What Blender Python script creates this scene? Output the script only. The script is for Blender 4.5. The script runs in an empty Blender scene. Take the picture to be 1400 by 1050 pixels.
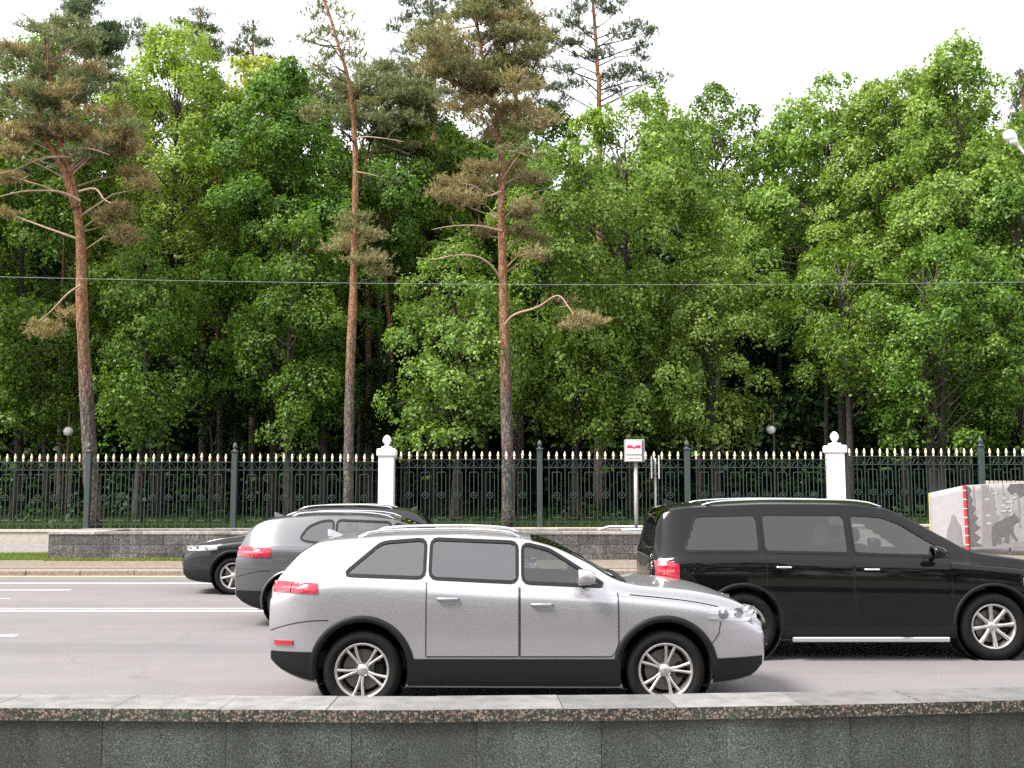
import bpy, math, random
import numpy as np
from mathutils import Vector, Matrix

scene = bpy.context.scene
COL = scene.collection
R = math.radians

# ------------------------------------------------------------------ camera
F = 1450.0                 # focal length in pixels of the 1400 px wide photograph
EYE = 1.95
PITCH = math.atan(146.0 / F)
cam_d = bpy.data.cameras.new('camera')
cam_d.sensor_fit = 'HORIZONTAL'
cam_d.sensor_width = 36.0
cam_d.lens = 36.0 * F / 1400.0
cam_d.clip_start = 0.1
cam_d.clip_end = 2000
cam = bpy.data.objects.new('camera', cam_d)
cam.location = (0, 0, EYE)
cam.rotation_euler = (math.pi / 2 + PITCH, 0, 0)
COL.objects.link(cam)
scene.camera = cam

# ------------------------------------------------------------------ sky and sun
SUN_EL, SUN_AZ = R(50), R(240)        # azimuth measured clockwise from +Y : behind the camera, to the left
world = bpy.data.worlds.new('World')
scene.world = world
world.use_nodes = True
wn = world.node_tree
wn.nodes.clear()
w_out = wn.nodes.new('ShaderNodeOutputWorld')
w_bg = wn.nodes.new('ShaderNodeBackground')
w_sky = wn.nodes.new('ShaderNodeTexSky')
w_sky.sky_type = 'NISHITA'
w_sky.sun_disc = False
w_sky.sun_elevation = SUN_EL
w_sky.sun_rotation = SUN_AZ
w_sky.dust_density = 4.0
w_sky.ozone_density = 1.0
w_mix = wn.nodes.new('ShaderNodeMix')
w_mix.data_type = 'RGBA'
w_mix.inputs[0].default_value = 0.86            # bright even cloud cover over the sky
w_mix.inputs[7].default_value = (11.8, 11.8, 12.2, 1)
wn.links.new(w_sky.outputs[0], w_mix.inputs[6])
wn.links.new(w_mix.outputs[2], w_bg.inputs[0])
w_bg.inputs[1].default_value = 0.10
wn.links.new(w_bg.outputs[0], w_out.inputs[0])

sun_d = bpy.data.lights.new('sun', 'SUN')
sun_d.energy = 4.6
sun_d.angle = R(22)
sun_d.color = (1.0, 0.96, 0.88)
sun = bpy.data.objects.new('sun', sun_d)
sd = Vector((math.sin(SUN_AZ) * math.cos(SUN_EL), math.cos(SUN_AZ) * math.cos(SUN_EL), math.sin(SUN_EL)))
sun.rotation_euler = sd.to_track_quat('Z', 'Y').to_euler()
COL.objects.link(sun)

scene.view_settings.view_transform = 'Standard'
scene.view_settings.look = 'None'
scene.view_settings.gamma = 1.0
scene.view_settings.exposure = 0.90
scene.view_settings.use_curve_mapping = False
scene.render.engine = 'CYCLES'
scene.cycles.max_bounces = 6
scene.cycles.diffuse_bounces = 3
scene.cycles.glossy_bounces = 3
scene.cycles.transmission_bounces = 4
scene.cycles.transparent_max_bounces = 8
scene.cycles.caustics_reflective = False
scene.cycles.caustics_refractive = False
scene.cycles.use_denoising = False


def P(px, py, Y):
    """point on the line of sight through a photograph pixel, at depth Y"""
    u, v = (px - 700.0) / F, (525.0 - py) / F
    dy = math.cos(PITCH) - v * math.sin(PITCH)
    dz = math.sin(PITCH) + v * math.cos(PITCH)
    t = Y / dy
    return Vector((u * t, Y, EYE + dz * t))


def G(px, py, z):
    """point where that line of sight meets the height z"""
    u, v = (px - 700.0) / F, (525.0 - py) / F
    dy = math.cos(PITCH) - v * math.sin(PITCH)
    dz = math.sin(PITCH) + v * math.cos(PITCH)
    t = (z - EYE) / dz
    return Vector((u * t, dy * t, z))


# ------------------------------------------------------------------ materials
def nmat(name):
    m = bpy.data.materials.new(name)
    m.use_nodes = True
    nt = m.node_tree
    b = nt.nodes['Principled BSDF']
    return m, nt, b


def N(nt, typ, **kw):
    n = nt.nodes.new(typ)
    for k, v in kw.items():
        if k.startswith('i_'):
            n.inputs[k[2:]].default_value = v
        else:
            setattr(n, k, v)
    return n


def ramp(nt, src, stops):
    r = nt.nodes.new('ShaderNodeValToRGB')
    e = r.color_ramp.elements
    while len(e) < len(stops):
        e.new(0.5)
    for i, (p, c) in enumerate(stops):
        e[i].position = p
        e[i].color = tuple(c) + (1,) if len(c) == 3 else c
    nt.links.new(src, r.inputs[0])
    return r


def coords(nt, scale=(1, 1, 1), which='Object'):
    tc = nt.nodes.new('ShaderNodeTexCoord')
    mp = nt.nodes.new('ShaderNodeMapping')
    mp.inputs['Scale'].default_value = scale
    nt.links.new(tc.outputs[which], mp.inputs[0])
    return mp.outputs[0]


def wcoords(nt, scale=(1, 1, 1)):
    g = nt.nodes.new('ShaderNodeNewGeometry')
    mp = nt.nodes.new('ShaderNodeMapping')
    mp.inputs['Scale'].default_value = scale
    nt.links.new(g.outputs['Position'], mp.inputs[0])
    return mp.outputs[0]


def bump(nt, b, src, strength=0.3, dist=0.01):
    n = nt.nodes.new('ShaderNodeBump')
    n.inputs['Strength'].default_value = strength
    n.inputs['Distance'].default_value = dist
    nt.links.new(src, n.inputs['Height'])
    nt.links.new(n.outputs[0], b.inputs['Normal'])


def mixc(nt, a, b, fac, typ='MIX'):
    m = nt.nodes.new('ShaderNodeMix')
    m.data_type = 'RGBA'
    m.blend_type = typ
    for sock, v in ((m.inputs[0], fac), (m.inputs[6], a), (m.inputs[7], b)):
        if hasattr(v, 'links') or isinstance(v, bpy.types.NodeSocket):
            nt.links.new(v, sock)
        elif isinstance(v, (int, float)):
            sock.default_value = v
        else:
            sock.default_value = tuple(v) + (1,)
    return m.outputs[2]


def simple(name, col, rough=0.6, metal=0.0, coat=0.0, spec=0.5, var=0.0, scale=8.0, bmp=0.0):
    m, nt, b = nmat(name)
    b.inputs['Base Color'].default_value = tuple(col) + (1,)
    b.inputs['Roughness'].default_value = rough
    b.inputs['Metallic'].default_value = metal
    b.inputs['Coat Weight'].default_value = coat
    b.inputs['Coat Roughness'].default_value = 0.04
    b.inputs['Specular IOR Level'].default_value = spec
    if var:
        n = N(nt, 'ShaderNodeTexNoise')
        n.inputs['Scale'].default_value = scale
        n.inputs['Detail'].default_value = 6
        nt.links.new(wcoords(nt), n.inputs[0])
        lo = [c * (1 - var) for c in col]
        hi = [min(1, c * (1 + var)) for c in col]
        r = ramp(nt, n.outputs[0], [(0.3, lo), (0.7, hi)])
        nt.links.new(r.outputs[0], b.inputs['Base Color'])
        if bmp:
            bump(nt, b, n.outputs[0], bmp)
    return m


def leaf_material(name, dark, mid, light, trans=0.46):
    m, nt, b = nmat(name)
    g = nt.nodes.new('ShaderNodeNewGeometry')
    n = N(nt, 'ShaderNodeTexNoise')
    n.inputs['Scale'].default_value = 0.55
    n.inputs['Detail'].default_value = 3
    nt.links.new(wcoords(nt), n.inputs[0])
    ma = N(nt, 'ShaderNodeMath', operation='MULTIPLY_ADD')
    ma.inputs[1].default_value = 0.55
    nt.links.new(g.outputs['Random Per Island'], ma.inputs[0])
    mb = N(nt, 'ShaderNodeMath', operation='MULTIPLY')
    mb.inputs[1].default_value = 0.5
    nt.links.new(n.outputs[0], mb.inputs[0])
    nt.links.new(mb.outputs[0], ma.inputs[2])
    r = ramp(nt, ma.outputs[0], [(0.1, dark), (0.5, mid), (0.9, light)])
    oi = nt.nodes.new('ShaderNodeObjectInfo')
    ro = ramp(nt, oi.outputs['Random'], [(0.0, (0.80, 0.96, 0.9)), (0.5, (1.0, 1.0, 1.0)), (1.0, (1.10, 1.02, 0.95))])
    r.label = 'leaf'
    tinted = mixc(nt, r.outputs[0], ro.outputs[0], 1.0, 'MULTIPLY')
    nt.links.new(tinted, b.inputs['Base Color'])
    b.inputs['Roughness'].default_value = 0.5
    b.inputs['Specular IOR Level'].default_value = 0.35
    t = nt.nodes.new('ShaderNodeBsdfTranslucent')
    tc = mixc(nt, tinted, (0.9, 1.0, 0.25), 1.0, 'MULTIPLY')
    tg = N(nt, 'ShaderNodeGamma')
    tg.inputs[1].default_value = 0.92
    nt.links.new(tc, tg.inputs[0])
    nt.links.new(tg.outputs[0], t.inputs[0])
    ms = nt.nodes.new('ShaderNodeMixShader')
    ms.inputs[0].default_value = trans
    nt.links.new(b.outputs[0], ms.inputs[1])
    nt.links.new(t.outputs[0], ms.inputs[2])
    nt.links.new(ms.outputs[0], nt.nodes['Material Output'].inputs[0])
    return m


M = {}
M['leaf_mid'] = leaf_material('lime_leaf', (0.024, 0.065, 0.008), (0.096, 0.190, 0.022), (0.28, 0.40, 0.070))
M['leaf_light'] = leaf_material('light_lime_leaf', (0.050, 0.110, 0.016), (0.185, 0.290, 0.050), (0.44, 0.54, 0.150))
M['leaf_yellow'] = leaf_material('yellow_green_leaf', (0.15, 0.20, 0.030), (0.31, 0.37, 0.070), (0.50, 0.52, 0.13))
M['leaf_shaded'] = leaf_material('shade_toned_leaf', (0.010, 0.032, 0.006), (0.022, 0.058, 0.010), (0.045, 0.10, 0.018))  # darkened leaf copy; the deep shade of the wood is put into its colour
M['needle'] = leaf_material('pine_needle', (0.10, 0.125, 0.055), (0.17, 0.195, 0.090), (0.27, 0.28, 0.14), 0.25)
M['needle_brown'] = leaf_material('brown_pine_needle', (0.18, 0.15, 0.075), (0.30, 0.245, 0.13), (0.44, 0.36, 0.20), 0.25)
M['needle_dark'] = leaf_material('dark_pine_needle', (0.065, 0.09, 0.055), (0.11, 0.14, 0.085), (0.17, 0.20, 0.12), 0.25)


def bark_pine(name, zlo, zhi):
    m, nt, b = nmat(name)
    g = nt.nodes.new('ShaderNodeNewGeometry')
    sep = nt.nodes.new('ShaderNodeSeparateXYZ')
    nt.links.new(g.outputs['Position'], sep.inputs[0])
    n0 = N(nt, 'ShaderNodeTexNoise')
    n0.inputs['Scale'].default_value = 1.3
    n0.inputs['Detail'].default_value = 4
    nt.links.new(wcoords(nt), n0.inputs[0])
    ad = N(nt, 'ShaderNodeMath', operation='MULTIPLY_ADD')
    ad.inputs[1].default_value = 3.0
    nt.links.new(n0.outputs[0], ad.inputs[0])
    nt.links.new(sep.outputs[2], ad.inputs[2])
    mr = N(nt, 'ShaderNodeMapRange')
    mr.inputs[1].default_value = zlo + 1.5
    mr.inputs[2].default_value = zhi + 1.5
    nt.links.new(ad.outputs[0], mr.inputs[0])
    v = N(nt, 'ShaderNodeTexVoronoi', feature='DISTANCE_TO_EDGE')
    v.inputs['Scale'].default_value = 1.0
    nt.links.new(wcoords(nt, (20, 20, 5.5)), v.inputs[0])
    n1 = N(nt, 'ShaderNodeTexNoise')
    n1.inputs['Scale'].default_value = 1.0
    n1.inputs['Detail'].default_value = 8
    nt.links.new(wcoords(nt, (16, 16, 5)), n1.inputs[0])
    grey = ramp(nt, n1.outputs[0], [(0.35, (0.040, 0.030, 0.024)), (0.5, (0.11, 0.085, 0.068)), (0.68, (0.22, 0.18, 0.15))])
    orng = ramp(nt, n1.outputs[0], [(0.3, (0.14, 0.06, 0.028)), (0.5, (0.27, 0.125, 0.055)), (0.72, (0.40, 0.24, 0.14))])
    c = mixc(nt, grey.outputs[0], orng.outputs[0], mr.outputs[0])
    vr = ramp(nt, v.outputs[0], [(0.0, (0.3, 0.3, 0.3)), (0.12, (1, 1, 1))])
    c2 = mixc(nt, c, vr.outputs[0], 0.75, 'MULTIPLY')
    nt.links.new(c2, b.inputs['Base Color'])
    b.inputs['Roughness'].default_value = 0.9
    ad2 = N(nt, 'ShaderNodeMath', operation='ADD')
    nt.links.new(vr.outputs[0], ad2.inputs[0])
    nt.links.new(n1.outputs[0], ad2.inputs[1])
    bump(nt, b, ad2.outputs[0], 0.9, 0.03)
    return m


M['bark_pine'] = bark_pine('pine_bark', 4.5, 7.5)
M['bark_lime'] = simple('lime_bark', (0.030, 0.026, 0.019), 0.9, var=0.6, scale=9, bmp=0.6)
M['twig'] = simple('twig_bark', (0.075, 0.060, 0.045), 0.9, var=0.4, scale=15)
M['dead_wood'] = simple('dead_pine_branch', (0.30, 0.21, 0.15), 0.85, var=0.3, scale=12)


def asphalt():
    m, nt, b = nmat('asphalt')
    wc = wcoords(nt)
    n1 = N(nt, 'ShaderNodeTexNoise'); n1.inputs['Scale'].default_value = 90; n1.inputs['Detail'].default_value = 4
    nt.links.new(wc, n1.inputs[0])
    n2 = N(nt, 'ShaderNodeTexNoise'); n2.inputs['Scale'].default_value = 1.0; n2.inputs['Detail'].default_value = 5
    nt.links.new(wcoords(nt, (0.06, 1.1, 1)), n2.inputs[0])
    n3 = N(nt, 'ShaderNodeTexNoise'); n3.inputs['Scale'].default_value = 1.3; n3.inputs['Detail'].default_value = 7
    nt.links.new(wc, n3.inputs[0])
    r1 = ramp(nt, n1.outputs[0], [(0.30, (0.085, 0.079, 0.081)), (0.5, (0.158, 0.147, 0.151)), (0.72, (0.262, 0.245, 0.250))])
    r2 = ramp(nt, n2.outputs[0], [(0.3, (0.90, 0.90, 0.90)), (0.6, (1.0, 1.0, 1.0)), (0.8, (1.04, 1.04, 1.04))])
    r3 = ramp(nt, n3.outputs[0], [(0.35, (0.95, 0.95, 0.95)), (0.65, (1.03, 1.03, 1.03))])
    c = mixc(nt, r1.outputs[0], r2.outputs[0], 1.0, 'MULTIPLY')
    c = mixc(nt, c, r3.outputs[0], 1.0, 'MULTIPLY')
    wv = N(nt, 'ShaderNodeTexNoise'); wv.inputs['Scale'].default_value = 1.0; wv.inputs['Detail'].default_value = 2
    nt.links.new(wcoords(nt, (0.012, 0.62, 1)), wv.inputs[0])
    rw_ = ramp(nt, wv.outputs[0], [(0.36, (0.86, 0.855, 0.86)), (0.47, (1, 1, 1)), (0.60, (1.0, 1.0, 1.0)), (0.70, (1.07, 1.06, 1.06))])
    c = mixc(nt, c, rw_.outputs[0], 1.0, 'MULTIPLY')
    sp = N(nt, 'ShaderNodeTexVoronoi', feature='F1'); sp.inputs['Scale'].default_value = 1.0
    nt.links.new(wcoords(nt, (0.5, 1.1, 1)), sp.inputs[0])
    rs_ = ramp(nt, sp.outputs['Distance'], [(0.03, (0.70, 0.69, 0.69)), (0.10, (1, 1, 1))])
    c = mixc(nt, c, rs_.outputs[0], 0.55, 'MULTIPLY')
    # hairline cracks that run along the lanes
    v = N(nt, 'ShaderNodeTexVoronoi', feature='DISTANCE_TO_EDGE')
    v.inputs['Scale'].default_value = 1.0
    nw = N(nt, 'ShaderNodeTexNoise'); nw.inputs['Scale'].default_value = 0.8; nw.inputs['Detail'].default_value = 4
    nt.links.new(wc, nw.inputs[0])
    wmix = mixc(nt, wcoords(nt, (0.09, 0.33, 0.3)), nw.outputs[1], 0.12)
    nt.links.new(wmix, v.inputs[0])
    vr = ramp(nt, v.outputs[0], [(0.0, (0.45, 0.45, 0.45)), (0.004, (1, 1, 1))])
    c = mixc(nt, c, vr.outputs[0], 0.22, 'MULTIPLY')
    nt.links.new(c, b.inputs['Base Color'])
    b.inputs['Roughness'].default_value = 0.85
    bump(nt, b, n1.outputs[0], 0.5, 0.004)
    return m


M['asphalt'] = asphalt()
M['line_paint'] = simple('road_paint', (0.62, 0.61, 0.60), 0.7, var=0.28, scale=14)
M['curb'] = simple('curb_granite', (0.20, 0.155, 0.125), 0.85, var=0.35, scale=22, bmp=0.3)
M['curb_pale'] = simple('pale_curb_stone', (0.27, 0.235, 0.22), 0.85, var=0.25, scale=12, bmp=0.3)
M['gutter'] = simple('sandy_gutter', (0.36, 0.30, 0.22), 0.9, var=0.2, scale=9)
M['pave'] = simple('far_paving', (0.19, 0.17, 0.165), 0.9, var=0.2, scale=6)
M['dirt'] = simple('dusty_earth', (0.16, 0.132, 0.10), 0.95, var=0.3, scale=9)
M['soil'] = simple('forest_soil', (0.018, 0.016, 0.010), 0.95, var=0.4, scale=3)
M['turf'] = simple('turf_soil', (0.07, 0.10, 0.025), 0.95, var=0.3, scale=5)
M['plinth'] = simple('cream_concrete', (0.42, 0.38, 0.32), 0.85, var=0.12, scale=7, bmp=0.2)
M['plaster'] = simple('white_plaster', (0.80, 0.80, 0.80), 0.8, var=0.04, scale=4)
M['iron'] = simple('green_iron', (0.020, 0.036, 0.032), 0.5, spec=0.5, var=0.25, scale=20)
M['post'] = simple('green_grey_post', (0.034, 0.048, 0.048), 0.5, var=0.2, scale=12)
M['gold'] = simple('pale_gold_paint', (0.76, 0.67, 0.50), 0.42, metal=0.25, var=0.12, scale=30)


def granite(name, dark, midc, light, scale, blot=0.3, crystals=None, rough=0.35, bmp=0.0):
    m, nt, b = nmat(name)
    n1 = N(nt, 'ShaderNodeTexNoise'); n1.inputs['Scale'].default_value = scale; n1.inputs['Detail'].default_value = 3
    n1.inputs['Roughness'].default_value = 0.7
    nt.links.new(wcoords(nt), n1.inputs[0])
    n2 = N(nt, 'ShaderNodeTexNoise'); n2.inputs['Scale'].default_value = 2.4; n2.inputs['Detail'].default_value = 7
    nt.links.new(wcoords(nt), n2.inputs[0])
    r1 = ramp(nt, n1.outputs[0], [(0.36, dark), (0.5, midc), (0.66, light)])
    r2 = ramp(nt, n2.outputs[0], [(0.3, (1 - blot,) * 3), (0.7, (1 + blot,) * 3)])
    c = mixc(nt, r1.outputs[0], r2.outputs[0], 1.0, 'MULTIPLY')
    oi = nt.nodes.new('ShaderNodeObjectInfo')
    rr = ramp(nt, oi.outputs['Random'], [(0, (0.72, 0.72, 0.72)), (1, (1.3, 1.3, 1.3))])
    c = mixc(nt, c, rr.outputs[0], 1.0, 'MULTIPLY')
    n4 = N(nt, 'ShaderNodeTexNoise'); n4.inputs['Scale'].default_value = 1.0; n4.inputs['Detail'].default_value = 6
    nt.links.new(wcoords(nt, (9, 9, 0.9)), n4.inputs[0])
    r4 = ramp(nt, n4.outputs[0], [(0.34, (0.72, 0.74, 0.72)), (0.5, (1, 1, 1)), (0.68, (1.22, 1.22, 1.2))])
    c = mixc(nt, c, r4.outputs[0], 0.8, 'MULTIPLY')
    if crystals:
        col, cs, thr = crystals
        v = N(nt, 'ShaderNodeTexVoronoi', feature='F1')
        v.inputs['Scale'].default_value = cs
        v.inputs['Randomness'].default_value = 1.0
        nw = N(nt, 'ShaderNodeTexNoise'); nw.inputs['Scale'].default_value = cs * 2.2
        nt.links.new(wcoords(nt), nw.inputs[0])
        wm = mixc(nt, wcoords(nt), nw.outputs[1], 0.012)
        nt.links.new(wm, v.inputs[0])
        sepc = nt.nodes.new('ShaderNodeSeparateColor')
        nt.links.new(v.outputs['Color'], sepc.inputs[0])
        th = N(nt, 'ShaderNodeMath', operation='MULTIPLY_ADD')
        th.inputs[1].default_value = thr * 0.75
        th.inputs[2].default_value = thr * 0.25
        nt.links.new(sepc.outputs[0], th.inputs[0])
        lt = N(nt, 'ShaderNodeMath', operation='LESS_THAN')
        nt.links.new(v.outputs['Distance'], lt.inputs[0])
        nt.links.new(th.outputs[0], lt.inputs[1])
        cr = ramp(nt, sepc.outputs[1], [(0.0, (col[0] * .45, col[1] * .42, col[2] * .4)), (0.5, col), (1.0, (col[0] * 1.35, col[1] * 1.35, col[2] * 1.35))])
        cf = N(nt, 'ShaderNodeMath', operation='MULTIPLY'); cf.inputs[1].default_value = 0.85
        nt.links.new(lt.outputs[0], cf.inputs[0])
        c = mixc(nt, c, cr.outputs[0], cf.outputs[0])
    nt.links.new(c, b.inputs['Base Color'])
    b.inputs['Roughness'].default_value = rough
    if bmp:
        bump(nt, b, n1.outputs[0], bmp, 0.003)
    return m


M['cap_face'] = granite('speckled_granite_edge', (0.008, 0.012, 0.010), (0.018, 0.024, 0.021), (0.05, 0.055, 0.045), 120, 0.2,
                        ((0.20, 0.150, 0.120), 78, 0.66), 0.3)
M['cap_top'] = granite('weathered_granite_top', (0.088, 0.087, 0.085), (0.130, 0.128, 0.126), (0.18, 0.177, 0.174), 140, 0.14, None, 0.8, 0.3)
M['cap_top_dust'] = M['cap_top']
M['wall_panel'] = granite('dark_granite_panel', (0.010, 0.015, 0.012), (0.034, 0.043, 0.038), (0.125, 0.135, 0.120), 150, 0.35, None, 0.5)
M['planter_granite'] = granite('planter_granite', (0.022, 0.022, 0.022), (0.060, 0.058, 0.055), (0.20, 0.175, 0.165), 42, 0.35, None, 0.5)
M['planter_top'] = granite('planter_coping', (0.14, 0.125, 0.12), (0.24, 0.22, 0.21), (0.36, 0.33, 0.32), 42, 0.3, None, 0.7)
M['mortar'] = simple('dark_mortar', (0.02, 0.02, 0.02), 0.95)

# cars
M['silver'] = simple('silver_paint', (0.42, 0.41, 0.43), 0.34, metal=0.72, coat=0.7)
M['black_paint'] = simple('black_paint', (0.0025, 0.003, 0.003), 0.3, metal=0.0, coat=0.60, spec=0.05)
M['charcoal'] = simple('charcoal_paint', (0.11, 0.11, 0.12), 0.32, metal=0.6, coat=0.8)
M['deep_grey'] = simple('deep_grey_paint', (0.010, 0.011, 0.012), 0.25, metal=0.3, coat=0.6)
M['plastic'] = simple('black_plastic', (0.006, 0.0068, 0.0066), 0.6, spec=0.25, var=0.2, scale=30)
M['rubber'] = simple('tyre_rubber', (0.007, 0.007, 0.007), 0.85, spec=0.2, var=0.3, scale=25)
M['alloy'] = simple('alloy_rim', (0.50, 0.48, 0.46), 0.32, metal=0.85)
M['steel'] = simple('brake_steel', (0.16, 0.15, 0.14), 0.5, metal=0.7)
M['chrome'] = simple('chrome_trim', (0.75, 0.75, 0.77), 0.12, metal=1.0)
M['trim'] = simple('interior_trim', (0.020, 0.020, 0.022), 0.85)
M['seat'] = simple('seat_leather', (0.035, 0.032, 0.030), 0.6)
M['red_lens'] = simple('red_lens', (0.36, 0.008, 0.024), 0.12, coat=1.0)
M['clear_lens'] = simple('clear_lens', (0.34, 0.35, 0.37), 0.10, metal=0.3, coat=1.0)
M['lens_band'] = simple('pink_lens_band', (0.42, 0.09, 0.11), 0.15, coat=1.0)
M['lamp_dark'] = simple('lamp_bowl', (0.10, 0.10, 0.11), 0.2, metal=0.5)
M['gap'] = simple('panel_gap', (0.004, 0.004, 0.004), 0.9)
M['white_metal'] = simple('white_metal', (0.72, 0.72, 0.72), 0.45, var=0.05)
M['grey_metal'] = simple('galvanised_metal', (0.42, 0.40, 0.39), 0.5, metal=0.3, var=0.1)
M['dark_metal'] = simple('sign_side', (0.10, 0.10, 0.11), 0.5)
M['globe'] = simple('opal_globe', (0.85, 0.83, 0.78), 0.25, spec=0.6, var=0.08, scale=6)
M['rust'] = simple('rusty_lamp_pole', (0.12, 0.075, 0.055), 0.7, var=0.3)
M['wire'] = simple('pale_wire', (0.20, 0.23, 0.23), 0.6)
M['magenta'] = simple('crimson_print', (0.52, 0.015, 0.10), 0.5)
M['print_grey'] = simple('grey_lettering', (0.16, 0.18, 0.17), 0.6)
M['print_pink'] = simple('faded_crimson_lettering', (0.36, 0.05, 0.11), 0.6)


def glass(name, tint, gl=1.0, ior=1.85):
    m, nt, b = nmat(name)
    nt.nodes.remove(b)
    tr = nt.nodes.new('ShaderNodeBsdfTransparent')
    tr.inputs[0].default_value = tuple(tint) + (1,)
    g = nt.nodes.new('ShaderNodeBsdfGlossy')
    g.inputs['Roughness'].default_value = 0.03
    g.inputs[0].default_value = (gl, gl, gl, 1)
    fr = nt.nodes.new('ShaderNodeFresnel')
    fr.inputs[0].default_value = ior
    ms = nt.nodes.new('ShaderNodeMixShader')
    nt.links.new(fr.outputs[0], ms.inputs[0])
    nt.links.new(tr.outputs[0], ms.inputs[1])
    nt.links.new(g.outputs[0], ms.inputs[2])
    nt.links.new(ms.outputs[0], nt.nodes['Material Output'].inputs[0])
    return m


M['glass'] = glass('tinted_glass', (0.50, 0.54, 0.52))
M['glass_dark'] = glass('privacy_glass', (0.12, 0.13, 0.13))
M['glass_sky'] = glass('grey_tinted_glass', (0.16, 0.17, 0.17), 1.0, 2.35)
M['glass_black'] = glass('black_privacy_glass', (0.05, 0.06, 0.055), 1.0, 1.8)


# ------------------------------------------------------------------ object helpers
def props(o, label=None, cat=None, group=None, kind=None):
    if label: o['label'] = label
    if cat: o['category'] = cat
    if group: o['group'] = group
    if kind: o['kind'] = kind
    return o


def empty(name, loc=(0, 0, 0), rz=0.0, **kw):
    o = bpy.data.objects.new(name, None)
    o.location = loc
    o.rotation_euler = (0, 0, rz)
    COL.objects.link(o)
    return props(o, **kw)


def mesh_np(name, verts, faces, mats, midx=None, smooth=False):
    """verts (n,3); faces: list of tuples, or a (m,k) array"""
    me = bpy.data.meshes.new(name)
    verts = np.asarray(verts, dtype=np.float32)
    if isinstance(faces, np.ndarray):
        k = faces.shape[1]
        nf = len(faces)
        me.vertices.add(len(verts)); me.vertices.foreach_set('co', verts.ravel())
        me.loops.add(nf * k); me.loops.foreach_set('vertex_index', faces.astype(np.int32).ravel())
        me.polygons.add(nf)
        me.polygons.foreach_set('loop_start', np.arange(0, nf * k, k, dtype=np.int32))
        me.polygons.foreach_set('loop_total', np.full(nf, k, dtype=np.int32))
    else:
        me.from_pydata([tuple(v) for v in verts.tolist()], [], [tuple(f) for f in faces])
    for m in (mats if isinstance(mats, (list, tuple)) else [mats]):
        me.materials.append(m)
    if midx is not None:
        me.polygons.foreach_set('material_index', np.asarray(midx, dtype=np.int32))
    if smooth:
        me.polygons.foreach_set('use_smooth', np.ones(len(me.polygons), dtype=bool))
    me.update(calc_edges=True)
    return me


def link(name, me, parent=None, loc=None, **kw):
    o = bpy.data.objects.new(name, me)
    COL.objects.link(o)
    if parent is not None:
        o.parent = parent
    if loc is not None:
        o.location = loc
    return props(o, **kw)


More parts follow.
